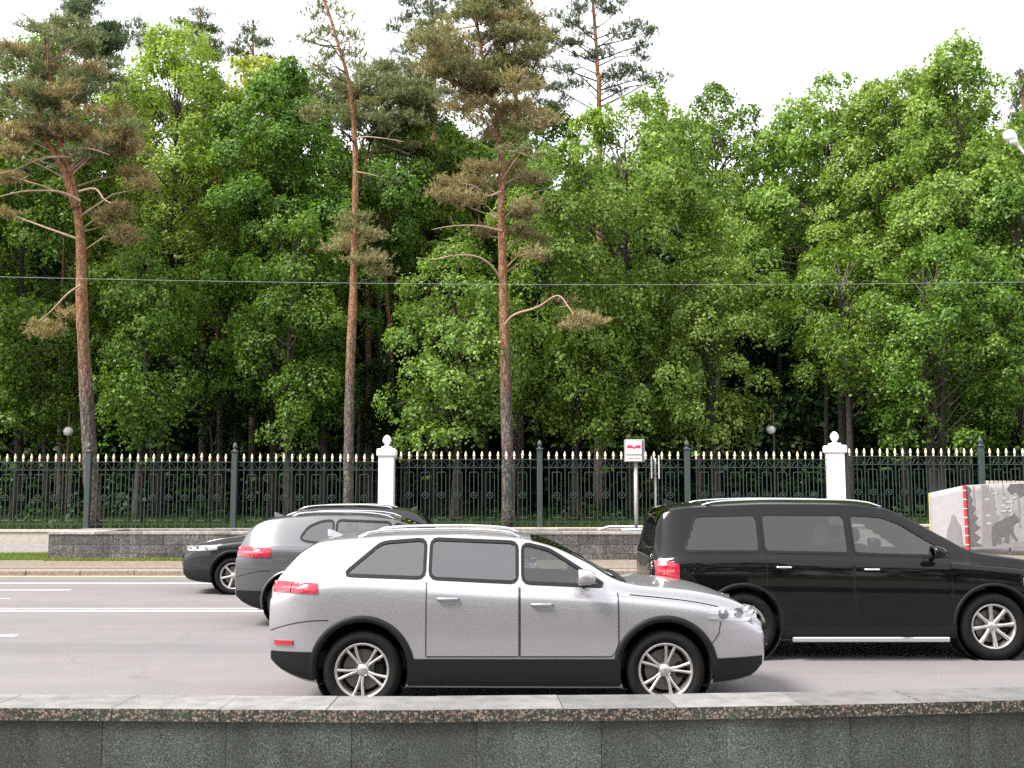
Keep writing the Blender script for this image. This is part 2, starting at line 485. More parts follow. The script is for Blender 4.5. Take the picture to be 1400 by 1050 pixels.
class MB:
    """collects shapes into one mesh"""
    def __init__(s):
        s.v, s.f, s.m = [], [], []

    def add(s, vs, fs, mi=0):
        b = len(s.v)
        s.v += [tuple(v) for v in vs]
        s.f += [tuple(b + i for i in f) for f in fs]
        s.m += [mi] * len(fs)

    def box(s, x0, x1, y0, y1, z0, z1, mi=0, bev=0.0):
        if bev <= 0:
            vs = [(x, y, z) for z in (z0, z1) for y in (y0, y1) for x in (x0, x1)]
            fs = [(0, 2, 3, 1), (4, 5, 7, 6), (0, 1, 5, 4), (2, 6, 7, 3), (0, 4, 6, 2), (1, 3, 7, 5)]
            s.add(vs, fs, mi)
            return
        b = min(bev, (x1 - x0) / 2.2, (y1 - y0) / 2.2, (z1 - z0) / 2.2)
        c = [(x0, x1), (y0, y1), (z0, z1)]
        vs = []
        idx = {}
        for ix in (0, 1):
            for iy in (0, 1):
                for iz in (0, 1):
                    p = [c[0][ix], c[1][iy], c[2][iz]]
                    sg = [1 if i == 0 else -1 for i in (ix, iy, iz)]
                    for ax in range(3):
                        q = [p[k] + (0 if k == ax else sg[k] * b) for k in range(3)]
                        idx[(ix, iy, iz, ax)] = len(vs)
                        vs.append(q)
        fs = []
        for ax in range(3):
            o = [k for k in range(3) if k != ax]
            for side in (0, 1):
                ring = []
                for a, bb in ((0, 0), (1, 0), (1, 1), (0, 1)):
                    k = [0, 0, 0]; k[ax] = side; k[o[0]] = a; k[o[1]] = bb
                    ring.append(idx[(k[0], k[1], k[2], ax)])
                flip = (side == 0) != (ax == 1)
                fs.append(tuple(ring[::-1]) if flip else tuple(ring))
            for a in (0, 1):
                for bb in (0, 1):
                    def kk(e, axx):
                        k = [0, 0, 0]; k[ax] = e; k[o[0]] = a; k[o[1]] = bb
                        return idx[(k[0], k[1], k[2], axx)]
                    fs.append((kk(0, o[0]), kk(1, o[0]), kk(1, o[1]), kk(0, o[1])))
        for ix in (0, 1):
            for iy in (0, 1):
                for iz in (0, 1):
                    fs.append(tuple(idx[(ix, iy, iz, a)] for a in range(3)))
        s.add(vs, fs, mi)

    def tube(s, pts, rad, n=6, mi=0, cap=True):
        pts = [Vector(p) for p in pts]
        if not hasattr(rad, '__len__'):
            rad = [rad] * len(pts)
        vs = []
        up = Vector((0.31, 0.12, 0.94))
        for i, p in enumerate(pts):
            d = (pts[min(i + 1, len(pts) - 1)] - pts[max(i - 1, 0)])
            if d.length < 1e-9: d = Vector((0, 0, 1))
            d.normalize()
            ref = up if abs(d.dot(up)) < 0.95 else Vector((1, 0, 0))
            if i == 0:
                a = d.cross(ref).normalized()
            else:
                a = (a - d * a.dot(d))
                a = a.normalized() if a.length > 1e-6 else d.cross(ref).normalized()
            b = d.cross(a)
            for k in range(n):
                t = 2 * math.pi * k / n
                vs.append(p + (a * math.cos(t) + b * math.sin(t)) * rad[i])
        fs = []
        for i in range(len(pts) - 1):
            for k in range(n):
                k2 = (k + 1) % n
                fs.append((i * n + k, i * n + k2, (i + 1) * n + k2, (i + 1) * n + k))
        if cap:
            fs.append(tuple(range(n))[::-1])
            fs.append(tuple((len(pts) - 1) * n + k for k in range(n)))
        s.add(vs, fs, mi)

    def lathe(s, prof, c=(0, 0, 0), n=16, axis='z', mi=0):
        """prof = [(r, h)]"""
        vs, fs = [], []
        for r, h in prof:
            for k in range(n):
                t = 2 * math.pi * k / n
                a, b = r * math.cos(t), r * math.sin(t)
                p = (a, b, h) if axis == 'z' else ((a, h, b) if axis == 'y' else (h, a, b))
                vs.append((c[0] + p[0], c[1] + p[1], c[2] + p[2]))
        for i in range(len(prof) - 1):
            for k in range(n):
                k2 = (k + 1) % n
                fs.append((i * n + k, i * n + k2, (i + 1) * n + k2, (i + 1) * n + k))
        s.add(vs, fs, mi)

    def poly_prism(s, pts, y0, y1, mi=0):
        """pts = [(x,z)] outline, extruded along y"""
        n = len(pts)
        vs = [(x, y0, z) for x, z in pts] + [(x, y1, z) for x, z in pts]
        fs = [tuple(range(n)), tuple(range(2 * n - 1, n - 1, -1))]
        fs += [(i, n + i, n + (i + 1) % n, (i + 1) % n) for i in range(n)]
        s.add(vs, fs, mi)

    def me(s, name, mats, smooth=False):
        return mesh_np(name, s.v, s.f, mats, s.m, smooth)

    def obj(s, name, mats, parent=None, smooth=False, **kw):
        return link(name, s.me(name, mats, smooth), parent, **kw)


def shade_auto(o, ang=35):
    me = o.data
    me.polygons.foreach_set('use_smooth', np.ones(len(me.polygons), dtype=bool))
    try:
        me.set_sharp_from_angle(angle=R(ang))
    except Exception:
        pass
    return o


# ================================================================== GROUND
def g_far(Y):
    """height of the far verge at depth Y"""
    pts = [(24.9, 0.125), (26.2, 0.145), (27.4, 0.21), (30.0, 0.47), (31.5, 0.72), (60, 0.80)]
    return float(np.interp(Y, [p[0] for p in pts], [p[1] for p in pts]))


def sheet(name, x0, x1, ys, zs, mat, kind='structure', **kw):
    vs, fs = [], []
    for y, z in zip(ys, zs):
        vs += [(x0, y, z), (x1, y, z)]
    for i in range(len(ys) - 1):
        fs.append((2 * i, 2 * i + 1, 2 * i + 3, 2 * i + 2))
    return link(name, mesh_np(name, vs, fs, mat), None, kind=kind, **kw)


CURB_Y = G(700, 787.5, 0).y          # foot of the far curb
road = sheet('road', -160, 160, [5.9, CURB_Y + 0.3], [0, 0], M['asphalt'])
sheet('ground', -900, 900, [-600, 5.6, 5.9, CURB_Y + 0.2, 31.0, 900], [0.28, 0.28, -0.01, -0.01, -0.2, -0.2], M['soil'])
sheet('near_pavement', -60, 60, [-9.0, 5.2], [0.285, 0.285], M['pave'])
near_grass = sheet('near_lawn', -120, 120, [-80, -9.02], [0.30, 0.288], M['turf'])
sheet('gutter', -160, 160, [CURB_Y - 0.30, CURB_Y + 0.02], [0.004, 0.006], M['gutter'])
vy = [CURB_Y + 0.5, 26.2, 27.4, 28.2]
sheet('verge', -120, 120, vy, [0.13] + [g_far(y) for y in vy[1:]], M['dirt'])
py_ = [28.15, 29.0, 30.1]
sheet('far_pavement', -120, 120, py_, [g_far(y) + 0.004 for y in py_], M['pave'])
fy = [30.6, 34, 45, 70, 95, 130, 400]
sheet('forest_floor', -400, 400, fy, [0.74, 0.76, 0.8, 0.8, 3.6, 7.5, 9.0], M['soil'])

# painted markings
def marking(name, x0, x1, yc, w, label):
    mb = MB()
    mb.box(x0, x1, yc - w / 2, yc + w / 2, 0.002, 0.006)
    return mb.obj(name, M['line_paint'], kind='structure')

YD = G(700, 834, 0).y
marking('centre_line', -120, 120, YD - 0.17, 0.13, '')
marking('centre_line', -120, 120, YD + 0.17, 0.13, '')
marking('edge_line', -120, 120, G(700, 797.6, 0).y, 0.13, '')
YB = G(0, 806.7, 0).y
XB = G(97, 806.7, 0).x
for k in range(-2, 6):
    marking('lane_dash', XB - 5.0 - k * -9.0 - 0, XB + k * 9.0, YB, 0.13, '') if k in (0,) else None
marking('lane_dash', XB - 14, XB - 11, YB, 0.13, '')
YC = G(0, 818.5, 0).y
marking('lane_dash', G(0, 818.5, 0).x - 3, G(14, 818.5, 0).x, YC, 0.06, '')
YE = G(0, 869.7, 0).y
XE = G(22, 869.7, 0).x
marking('lane_dash', XE - 3.0, XE, YE, 0.15, '')

# far curb stones, one by one (1.25 m each), with a second low row behind
rng = random.Random(4)
curb_me, low_me = [], []
for k in range(4):
    mb = MB(); mb.box(0.006, 1.244, 0, 0.20, -0.05, 0.125 + rng.uniform(-0.006, 0.004), bev=0.014); curb_me.append(mb.me('curb_stone', M['curb']))
    mb = MB(); mb.box(0.005, 1.245, 0, 0.09, 0.0, 0.150 + rng.uniform(-0.004, 0.004), bev=0.01); low_me.append(mb.me('edging_stone', M['curb']))
curb = empty('curb', (0, CURB_Y, 0), kind='structure')
x_first = G(127, 784, 0).x - 1.25 * 13
for k in range(36):
    o = link('curb_stone', rng.choice(curb_me), curb, (x_first + k * 1.25, rng.uniform(-0.008, 0.008), rng.uniform(-0.004, 0.004)))
    o.rotation_euler.z = rng.uniform(-0.004, 0.004)
    link('edging_stone', rng.choice(low_me), curb, (x_first + k * 1.25 + 0.6, 1.02, 0))
sheet('curb_walk', -120, 120, [CURB_Y + 0.19, CURB_Y + 1.05], [0.118, 0.121], M['curb_pale'])

# ================================================================== NEAR GRANITE WALL
# front edge of the cap, in plan, from left to right
def cap_front(px):
    ys = np.interp(px, [-300, 0, 300, 600, 1000, 1400, 1700], [966.5, 967.5, 969.5, 970, 966, 957, 949])
    return G(px, float(ys), 0.90)


wall = empty('granite_wall', (0, 5.3, 0), label='low dark granite parapet wall running along the near edge of the road', cat='wall')
cap_px = [-350, -175, -15, 153, 300, 446, 593, 770, 925, 1098, 1262, 1430, 1600, 1770]
for a, b in zip(cap_px[:-1], cap_px[1:]):
    pa, pb = cap_front(a), cap_front(b)
    d = (pb - pa); L = d.length; d.normalize()
    nrm = Vector((-d.y, d.x, 0))
    mb = MB()
    g_ = 0.0008
    mb.box(g_, L - g_, 0, 0.34, -0.062, 0, 0, bev=0.0025)
    o = mb.obj('cap_slab', [M['cap_face'], M['cap_top']], wall)
    # upper faces carry the weathered top, the rest is polished
    for p in o.data.polygons:
        p.material_index = 1 if p.normal.z > 0.5 else 0
    o.location = pa + Vector((0, 0, 0.90 + rng.uniform(-0.0015, 0.0015) - 0.90)) - wall.location
    o.rotation_euler.z = math.atan2(d.y, d.x)
pan_px = [-375, -203, -32, 138, 308, 480, 652, 823, 995, 1165, 1327, 1497, 1668, 1800]
core = MB()
for a, b in zip(pan_px[:-1], pan_px[1:]):
    pa, pb = cap_front(a), cap_front(b)
    d = (pb - pa); L = d.length; d.normalize()
    nrm = Vector((-d.y, d.x, 0))
    mb = MB()
    mb.box(0.001, L - 0.001, 0.028, 0.058, -0.62, -0.065, 0, bev=0.0015)
    o = mb.obj('granite_panel', M['wall_panel'], wall)
    o.location = pa + nrm * rng.uniform(0, 0.002) - wall.location
    o.rotation_euler.z = math.atan2(d.y, d.x)
    q = pa - wall.location
    vs = []
    for t in (0, L):
        for yy in (0.066, 0.30):
            for zz in (-0.95, -0.066):
                vs.append(q + d * t + nrm * yy + Vector((0, 0, zz)))
    core.add(vs, [(0, 1, 3, 2), (4, 6, 7, 5), (0, 4, 5, 1), (2, 3, 7, 6), (1, 5, 7, 3), (0, 2, 6, 4)])
core.obj('wall_core', M['mortar'], wall)

# ================================================================== FENCE
FY = 30.5
POSTS = [(-285, 'pillar0'), (-82, 'post'), (120, 'post'), (320, 'post'), (528.5, 'pillar'), (738, 'post'), (940, 'post'), (1143, 'pillar'),
         (1343, 'post'), (1548, 'post')]
def fx(px): return (P(px, 671, FY)).x
def fz(py): return (P(700, py, FY)).z
Z_PL = fz(722.5)
LIFT = {0: -0.03, 1: 0.04, 2: 0.13}          # the fence climbs in steps at the white pillars
# one picket, one spear, etc (z=0 at the bottom of the fence)
H_TOP, H_MID, H_LOW = fz(630.2) - Z_PL, fz(641.2) - Z_PL, fz(715.3) - Z_PL
H_SP = fz(619) - Z_PL
def picket_mesh():
    mb = MB(); mb.box(-0.011, 0.011, -0.011, 0.011, 0, H_TOP - 0.012); return mb.me('picket', M['iron'])
def spear_mesh():
    mb = MB(); h0, h1 = H_TOP + 0.012, H_SP
    L = h1 - h0
    mb.lathe([(0.026, h0), (0.026, h0 + 0.10 * L), (0.024, h0 + .3 * L), (0.040, h0 + 0.42 * L), (0.040, h0 + 0.47 * L), (0.030, h0 + 0.54 * L), (0.032, h0 + 0.66 * L),
              (0.017, h0 + 0.88 * L), (0.002, h1)], n=8)
    return mb.me('spearhead', M['gold'], True)
def orn_mesh(spacing):
    mb = MB(); hw = 0.125; z0, z1 = fz(710) - Z_PL, fz(647.6) - Z_PL; r = 0.03
    pts = []
    for cx, cz, a0 in ((hw - r, z1 - r, 0), (-hw + r, z1 - r, 90), (-hw + r, z0 + r, 180), (hw - r, z0 + r, 270)):
        for k in range(3):
            a = R(a0 + 45 * k); pts.append((cx + r * math.cos(a), 0, cz + r * math.sin(a)))
    pts.append(pts[0])
    mb.tube(pts, 0.0115, 4, cap=False)
    return mb.me('oblong_frame', M['iron'])
def ring_mesh():
    mb = MB(); zc = fz(679) - Z_PL; r = 0.082
    mb.tube([(r * math.cos(R(a)), -0.004, zc + r * math.sin(R(a))) for a in range(0, 361  , 24)], 0.0135, 5, cap=False)
    mb.lathe([(0.0, -0.03), (0.026, -0.022), (0.034, 0), (0.026, .022), (0, .03)], (0, 0, zc), 8, 'y')
    mb.box(-0.135, -r, -0.008, 0.008, zc - 0.008, zc + 0.008); mb.box(r, 0.135, -0.008, 0.008, zc - 0.008, zc + 0.008)
    return mb.me('ring', M['iron'])
def scroll_mesh(sp):
    mb = MB(); zb, zt = H_MID + 0.012, H_TOP - 0.012; h = zt - zb
    # a trapezoid scroll over each framed picket, with a small arch beneath
    for s in (-1, 1):
        mb.tube([(s * 0.015, 0, zb + h * 0.80), (s * 0.08, 0, zb + h * 0.78), (s * 0.115, 0, zb + h * 0.5), (s * 0.15, 0, zb + h * 0.15), (s * (sp - 0.07), 0, zb + h * 0.04),
                 (s * (sp - 0.04), 0, zb + 0.28 * h), (s * (sp - 0.0), 0, zb + h * 0.34)], 0.008, 4)
    mb.tube([(0.062 * math.cos(R(a)), 0, zb + 0.062 * math.sin(R(a)) * 1.0) for a in range(0, 181, 30)], 0.008, 4)
    return mb.me('scroll', M['iron'])

PK, SPR, RNG_ = picket_mesh(), spear_mesh(), ring_mesh()
SPC = 4.3 / 18.0
ORN, SCR = orn_mesh(SPC), scroll_mesh(0.2385)
names_at = ['left of the frame edge', '', '', '', '', '', '', '']
pan_label = [
    'dark green iron fence length beyond the left picture edge',
    'leftmost full fence panel, directly left of the post by the leaning pine',
    'dark green fence panel between the leftmost two posts, a lime trunk behind it',
    'fence panel just left of the first white pillar, behind the charcoal car',
    'fence panel just right of the first white pillar with the tall pine trunk behind',
    'fence panel behind the bus stop sign between two dark posts',
    'fence panel just left of the second white pillar, above the black vehicle',
    'fence panel just right of the second white pillar, above the hoarding corner',
    'dark green fence panel at the right edge of the picture behind the bear hoarding',
]
bent = {(4, 15): 0.07, (2, 13): -0.03}
sec = 0
for i in range(len(POSTS) - 1):
    (pa, ka), (pb, kb) = POSTS[i], POSTS[i + 1]
    if ka == 'pillar': sec += 1
    xa = fx(pa) + (0.235 if ka.startswith('pillar') else 0.085)
    xb = fx(pb) - (0.235 if kb.startswith('pillar') else 0.085)
    if i == 0: xa += 0.0
    z = Z_PL + LIFT[sec]
    pn = empty('iron_fence', ((xa + xb) / 2, FY, z), label=pan_label[i], cat='fence', group='dark green iron fence panels with gold spearheads')
    w = xb - xa
    n = 17
    sp = w / (n + 0.55) if not (ka == 'post' and kb == 'post') else w / (n + 0.5)
    for nm, h, t in (('top_rail', H_TOP, 0.024), ('middle_rail', H_MID, 0.022), ('bottom_rail', H_LOW, 0.022)):
        mb = MB(); mb.box(-w / 2, w / 2, -0.018, 0.018, h - t / 2, h + t / 2); mb.obj(nm, M['iron'], pn)
    for k in range(n):
        x = (k - (n - 1) / 2) * sp
        p = link('picket', PK, pn, (x + rng.uniform(-.003, .003), 0.0, 0))
        s = link('spearhead', SPR, p)
        tilt = bent.get((i, k), rng.uniform(-0.012, 0.012))
        s.rotation_euler.y = 0
        if abs(tilt) > 0.02:
            s.location = (-tilt * H_TOP, 0, 0.03)
        s.rotation_euler.y = tilt if abs(tilt) > 0.02 else tilt * 0.3
        if k % 2 == 1:
            link('oblong_frame', ORN, pn, (x, 0, 0)); link('ring', RNG_, pn, (x, -0.014, 0)); o = link('scroll', SCR, pn, (x, 0, 0))
# posts and pillars
def post_mesh():
    mb = MB(); h = fz(617) - Z_PL
    mb.box(-0.078, 0.078, -0.078, 0.078, 0, h, bev=0.012)
    return mb.me('post_shaft', M['post'])
def post_cap_mesh():
    mb = MB(); h = fz(617) - Z_PL + 0.0
    mb.box(-0.10, 0.10, -0.10, 0.10, h, h + 0.045, bev=0.012)
    mb.lathe([(0.06, h + 0.045), (0.045, h + 0.08), (0.05, h + 0.10), (0.070, h + 0.15), (0.065, h + 0.20), (0.04, h + 0.25), (0.012, h + 0.28), (0.0, h + 0.30)], n=12)
    return mb.me('finial', M['post'])
PM, PC = post_mesh(), post_cap_mesh()
def pillar(x, z, label):
    o = empty('white_pillar', (x, FY, z), label=label, cat='fence pillar', group='white fence pillars with egg finials')
    h = fz(626) - Z_PL
    mb = MB(); mb.box(-0.215, 0.215, -0.215, 0.215, -0.02, h, bev=0.012); shade_auto(mb.obj('shaft', M['plaster'], o))
    mb = MB()
    pr = []
    for r, hh in ((0.215, 0), (0.255, 0.03), (0.268, 0.06), (0.268, 0.18), (0.250, 0.235), (0.14, 0.25)):
        pr.append((r, h + hh))
    vs, fs = [], []
    for r, hh in pr:
        vs += [(-r, -r, hh), (r, -r, hh), (r, r, hh), (-r, r, hh)]
    for i in range(len(pr) - 1):
        for k in range(4):
            fs.append((4 * i + k, 4 * i + (k + 1) % 4, 4 * i + 4 + (k + 1) % 4, 4 * i + 4 + k))
    fs.append((0, 3, 2, 1)); e = 4 * (len(pr) - 1); fs.append((e, e + 1, e + 2, e + 3))
    mb.add(vs, fs); mb.obj('capital', M['plaster'], o)
    t = h + 0.25
    mb = MB(); mb.box(-0.145, 0.145, -0.145, 0.145, t, t + 0.05, bev=0.01); mb.obj('capital_step', M['plaster'], o)
    mb = MB(); t += 0.05
    mb.lathe([(0.10, t), (0.09, t + 0.02), (0.05, t + 0.045), (0.055, t + 0.06), (0.095, t + 0.10), (0.122, t + 0.16), (0.130, t + 0.165), (0.124, t + 0.19), (0.11, t + 0.24), (0.08, t + 0.29),
              (0.04, t + 0.325), (0.0, t + 0.335)], n=20)
    mb.obj('finial', M['plaster'], o, True)
post_lab = {-82: 'dark green fence post beyond the left picture edge', 120: 'dark green fence post in front of the leaning left pine trunk',
            320: 'dark fence post rising above the roof of the two far dark cars', 738: 'dark fence post right of the central pine trunk',
            940: 'dark fence post right of the bus stop sign, above the black vehicle', 1343: 'dark fence post behind the hoarding with bears', 1548: 'dark fence post beyond the right picture edge'}
sec = 0
for px, k in POSTS:
    if k == 'pillar':
        sec += 1
        pillar(fx(px), Z_PL + (0.02 if sec == 1 else 0.12), 'white plastered fence pillar ' + ('above the roof of the silver car' if sec == 1 else 'above the roof of the black vehicle'))
    elif k == 'post':
        o = empty('fence_post', (fx(px), FY, Z_PL + LIFT[sec]), label=post_lab[px], cat='fence post', group='dark green fence posts with round finials')
        link('shaft', PM, o); link('finial', PC, o)
# plinth under the fence, in three stepped lengths
pl = empty('fence_plinth', (0, FY, 0), label='cream concrete plinth wall carrying the iron fence', cat='wall')
ed = [-30, fx(528), fx(1143), 34]
for s in range(3):
    mb = MB(); top = Z_PL + LIFT[s] - (0.0 if s == 0 else 0.012)
    mb.box(ed[s], ed[s + 1], -0.20, 0.22, 0.35, top - 0.072, bev=0.004); mb.obj('plinth_wall', M['plinth'], pl)
    x = ed[s]
    while x < ed[s + 1] - 0.1:
        x2 = min(x + 2.15, ed[s + 1])
        mb = MB(); mb.box(x + 0.003, x2 - 0.003, -0.235, 0.255, top - 0.07, top, bev=0.008); mb.obj('coping_slab', M['plinth'], pl)
        x = x2

# ================================================================== GRANITE PLANTER
PX0, PX1 = G(75, 764, 0.2).x, 6.6
PY0, PY1 = 27.3, 29.9
PT = P(700, 727.0, PY0).z
planter = empty('granite_planter', ((PX0 + PX1) / 2, PY0, 0), label='long dark granite planter box with pale coping beside the far kerb', cat='planter')
L0 = planter.location
def pobj(mb, name, mat):
    o = mb.obj(name, mat, planter); o.location = -L0; return o
mb = MB()
mb.box(PX0 + 0.04, PX1 - 0.04, PY0 + 0.04, PY0 + 0.30, 0.0, PT - 0.09)
mb.box(PX0 + 0.04, PX1 - 0.04, PY1 - 0.30, PY1 - 0.04, 0.0, PT - 0.09)
mb.box(PX0 + 0.04, PX0 + 0.30, PY0 + 0.301, PY1 - 0.301, 0.0, PT - 0.09)
mb.box(PX1 - 0.30, PX1 - 0.04, PY0 + 0.301, PY1 - 0.301, 0.0, PT - 0.09)
pobj(mb, 'core', M['mortar'])
hs = [0.02, 0.35, 0.58, PT - 0.075]
for r in range(3):
    x = PX0 + 0.0
    k = 0
    while x < PX1 - 0.05:
        wd = [0.9, 0.62, 0.75][(k + r) % 3] + rng.uniform(-.06, .06)
        x2 = min(x + wd, PX1)
        mb = MB(); j = rng.uniform(-0.004, 0.004)
        mb.box(x + 0.003, x2 - 0.003, PY0 + j, PY0 + 0.035 + j, hs[r] + 0.003, hs[r + 1] - 0.003, bev=0.004)
        pobj(mb, 'granite_block', M['planter_granite'])
        x = x2; k += 1
    for (xx, s) in ((PX0, 1), (PX1, -1)):
        y = PY0 + 0.05
        while y < PY1 - 0.02:
            y2 = min(y + 0.85, PY1)
            mb = MB(); mb.box(min(xx, xx + s * 0.035), max(xx, xx + s * 0.035), y + 0.003, y2 - 0.003, hs[r] + 0.003, hs[r + 1] - 0.003, bev=0.004)
            pobj(mb, 'granite_block', M['planter_granite'])
            y = y2
x = PX0 - 0.02
while x < PX1:
    x2 = min(x + rng.uniform(1.1, 1.3), PX1 + 0.02)
    for (y0, y1) in ((PY0 - 0.02, PY0 + 0.36), (PY1 - 0.38, PY1)):
        mb = MB(); mb.box(x + 0.003, x2 - 0.003, y0, y1, PT - 0.07, PT + rng.uniform(-0.004, 0.004), bev=0.008)
        pobj(mb, 'coping_slab', M['planter_top'])
    x = x2
for (a, b) in ((PX0 - 0.02, PX0 + 1.25), (PX1 - 0.4, PX1 + 0.02)):
    y = PY0 + 0.362
    while y < PY1 - 0.40:
        y2 = min(y + 0.95, PY1 - 0.382)
        mb = MB(); mb.box(a, b, y + .003, y2 - 0.003, PT - 0.071, PT - 0.001, bev=0.006); pobj(mb, 'coping_slab', M['planter_top'])
        y = y2
mb = MB(); mb.box(PX0 + 1.26, PX1 - 0.41, PY0 + 0.362, PY1 - 0.382, 0.3, PT - 0.10)
pobj(mb, 'soil', M['soil'])

# low white tubular frame lying in the planter
fr = empty('white_rail', (P(860, 725, 28.6).x, 28.6, PT), label='low white tubular frame lying along the planter top below the sign', cat='rail')
mb = MB()
xa, xb, xc = P(818, 725, 28.0).x - fr.location.x, P(908, 725, 28.0).x - fr.location.x, P(838, 725, 28.0).x - fr.location.x
mb.tube([(xa, -0.9, 0.04), (xc, 0.6, 0.06), (xb - 0.25, 0.6, 0.06), (xb, 0.3, 0.05), (xb, -0.9, 0.04), (xc + 0.2, -0.9, 0.04)], 0.035, 8)
mb.obj('tube', M['white_metal'], fr, True)

# ================================================================== SIGNS
def text_mesh(txt, size, mat, name):
    cu = bpy.data.curves.new(name, 'FONT')
    cu.body = txt; cu.size = size; cu.extrude = 0.001; cu.offset = size * 0.012; cu.align_x = 'CENTER'; cu.align_y = 'CENTER'
    tmp = bpy.data.objects.new('tmp', cu)
    COL.objects.link(tmp)
    dg = bpy.context.evaluated_depsgraph_get()
    me = bpy.data.meshes.new_from_object(tmp.evaluated_get(dg))
    me.materials.clear(); me.materials.append(mat)
    bpy.data.objects.remove(tmp)
    return me

SY = 27.9
a, b = P(854, 601, SY), P(881, 631.5, SY)
sx0, sx1, sz1, sz0 = a.x, b.x, a.z, b.z
sc_ = (sx0 + sx1) / 2
sg = empty('bus_stop_sign', (P(870, 700, SY).x, SY, PT), label='square white bus stop sign box with crimson winged emblem on a pole', cat='sign')
o_ = sg.location
mb = MB(); mb.tube([(0, 0.05, -0.08), (0, 0.05, sz0 - o_.z + 0.02)], 0.045, 12); mb.obj('pole', M['grey_metal'], sg, True)
w2 = (sx1 - sx0)
mb = MB(); mb.box(sx0 - o_.x, sx1 - o_.x, -0.10, 0.16, sz0 - o_.z, sz1 - o_.z, bev=0.012); mb.obj('housing', M['grey_metal'], sg)
wsz = sz1 - sz0
X = lambda t: sx0 - o_.x + t * w2
Z = lambda t: sz1 - o_.z - t * wsz
mb = MB(); mb.box(X(0.06), X(0.83), -0.108, -0.099, Z(0.66), Z(0.07)); mb.obj('face_panel', M['white_metal'], sg)
mb = MB(); mb.box(X(0.06), X(0.83), -0.108, -0.099, Z(0.95), Z(0.73)); mb.obj('name_panel', M['white_metal'], sg)
mb = MB(); mb.box(X(0.85), X(0.955), -0.106, -0.099, Z(0.96), Z(0.05)); mb.obj('side_strip', M['dark_metal'], sg)
e = [(0.10, 0.255), (0.32, 0.255), (0.39, 0.30), (0.455, 0.35), (0.52, 0.30), (0.59, 0.255), (0.79, 0.255), (0.79, 0.395), (0.60, 0.395), (0.53, 0.375), (0.47, 0.435), (0.43, 0.435), (0.37, 0.375), (0.30, 0.395), (0.10, 0.395)]
mb = MB(); mb.poly_prism([(X(a), Z(b)) for a, b in e], -0.114, -0.109); mb.obj('emblem', M['magenta'], sg)
me = text_mesh('Ботанический сад', 0.062, M['print_pink'], 'lettering')
o = link('lettering', me, sg, (X(0.445), -0.1125, Z(0.84))); o.rotation_euler = (math.pi / 2, 0, 0)
xs_ = [v.co.x for v in me.vertices]
if xs_: o.scale = (0.66 * w2 / max(0.01, max(xs_) - min(xs_)),) * 2 + (1,); o.scale.y *= 1.35
mb = MB(); mb.box(X(0.08), X(0.82), -0.1075, -0.0995, Z(0.715), Z(0.675)); mb.obj('dark_strip', M['print_grey'], sg)

o2 = P(897, 726, 28.3)
s2 = empty('timetable_sign', (o2.x, 28.3, PT), label='narrow double timetable sign seen edge-on on a thin pole, right of the bus stop sign', cat='sign')
h1, h0 = P(897, 624, 28.3).z - PT, P(897, 654.5, 28.3).z - PT
mb = MB(); mb.tube([(0, 0, -0.08), (0, 0, h1 - 0.05)], 0.026, 10); mb.obj('pole', M['grey_metal'], s2, True)
for s, nm in ((-1, 'board'), (1, 'board')):
    mb = MB(); mb.box(s * 0.10 - 0.012, s * 0.10 + 0.012, -0.24, 0.24, h0, h1 + (0.02 if s > 0 else 0), bev=0.006)
    o = mb.obj(nm, M['white_metal'], s2); o.rotation_euler.z = R(-6 if s < 0 else -9)
mb = MB(); mb.box(-0.09, 0.09, -0.02, 0.02, h1 - 0.2, h1 - 0.16); mb.box(-0.09, 0.09, -0.02, 0.02, h0 + 0.12, h0 + 0.16); mb.obj('bracket', M['dark_metal'], s2)

# ================================================================== HOARDING WITH BEARS
def zhl(v, y): return v
HC = P(1318, 663.5, 28.3); HB = P(1323, 751.5, 28.3)
H_L = P(1270, 674, 29.4)
H_R = P(1560, 650, 26.9)
hob = empty('printed_hoarding', (HC.x, HC.y, HB.z), label='pale grey cloth hoarding printed with bears and fir trees at the right', cat='hoarding')
O = hob.location
M['cloth'] = simple('printed_cloth', (0.215, 0.205, 0.215), 0.8, var=0.12, scale=5)
M['cloth_pale'] = simple('pale_print', (0.29, 0.28, 0.295), 0.8, var=0.06, scale=9)
M['cloth_mid'] = simple('mid_grey_print', (0.165, 0.157, 0.162), 0.8, var=0.1, scale=7)
M['cloth_dark'] = simple('dark_grey_print', (0.085, 0.080, 0.083), 0.8, var=0.12, scale=9)
M['red_strip'] = simple('red_strip', (0.42, 0.03, 0.045), 0.6, var=0.12, scale=9)
M['yellow_tape'] = simple('yellow_tape', (0.62, 0.50, 0.14), 0.6)

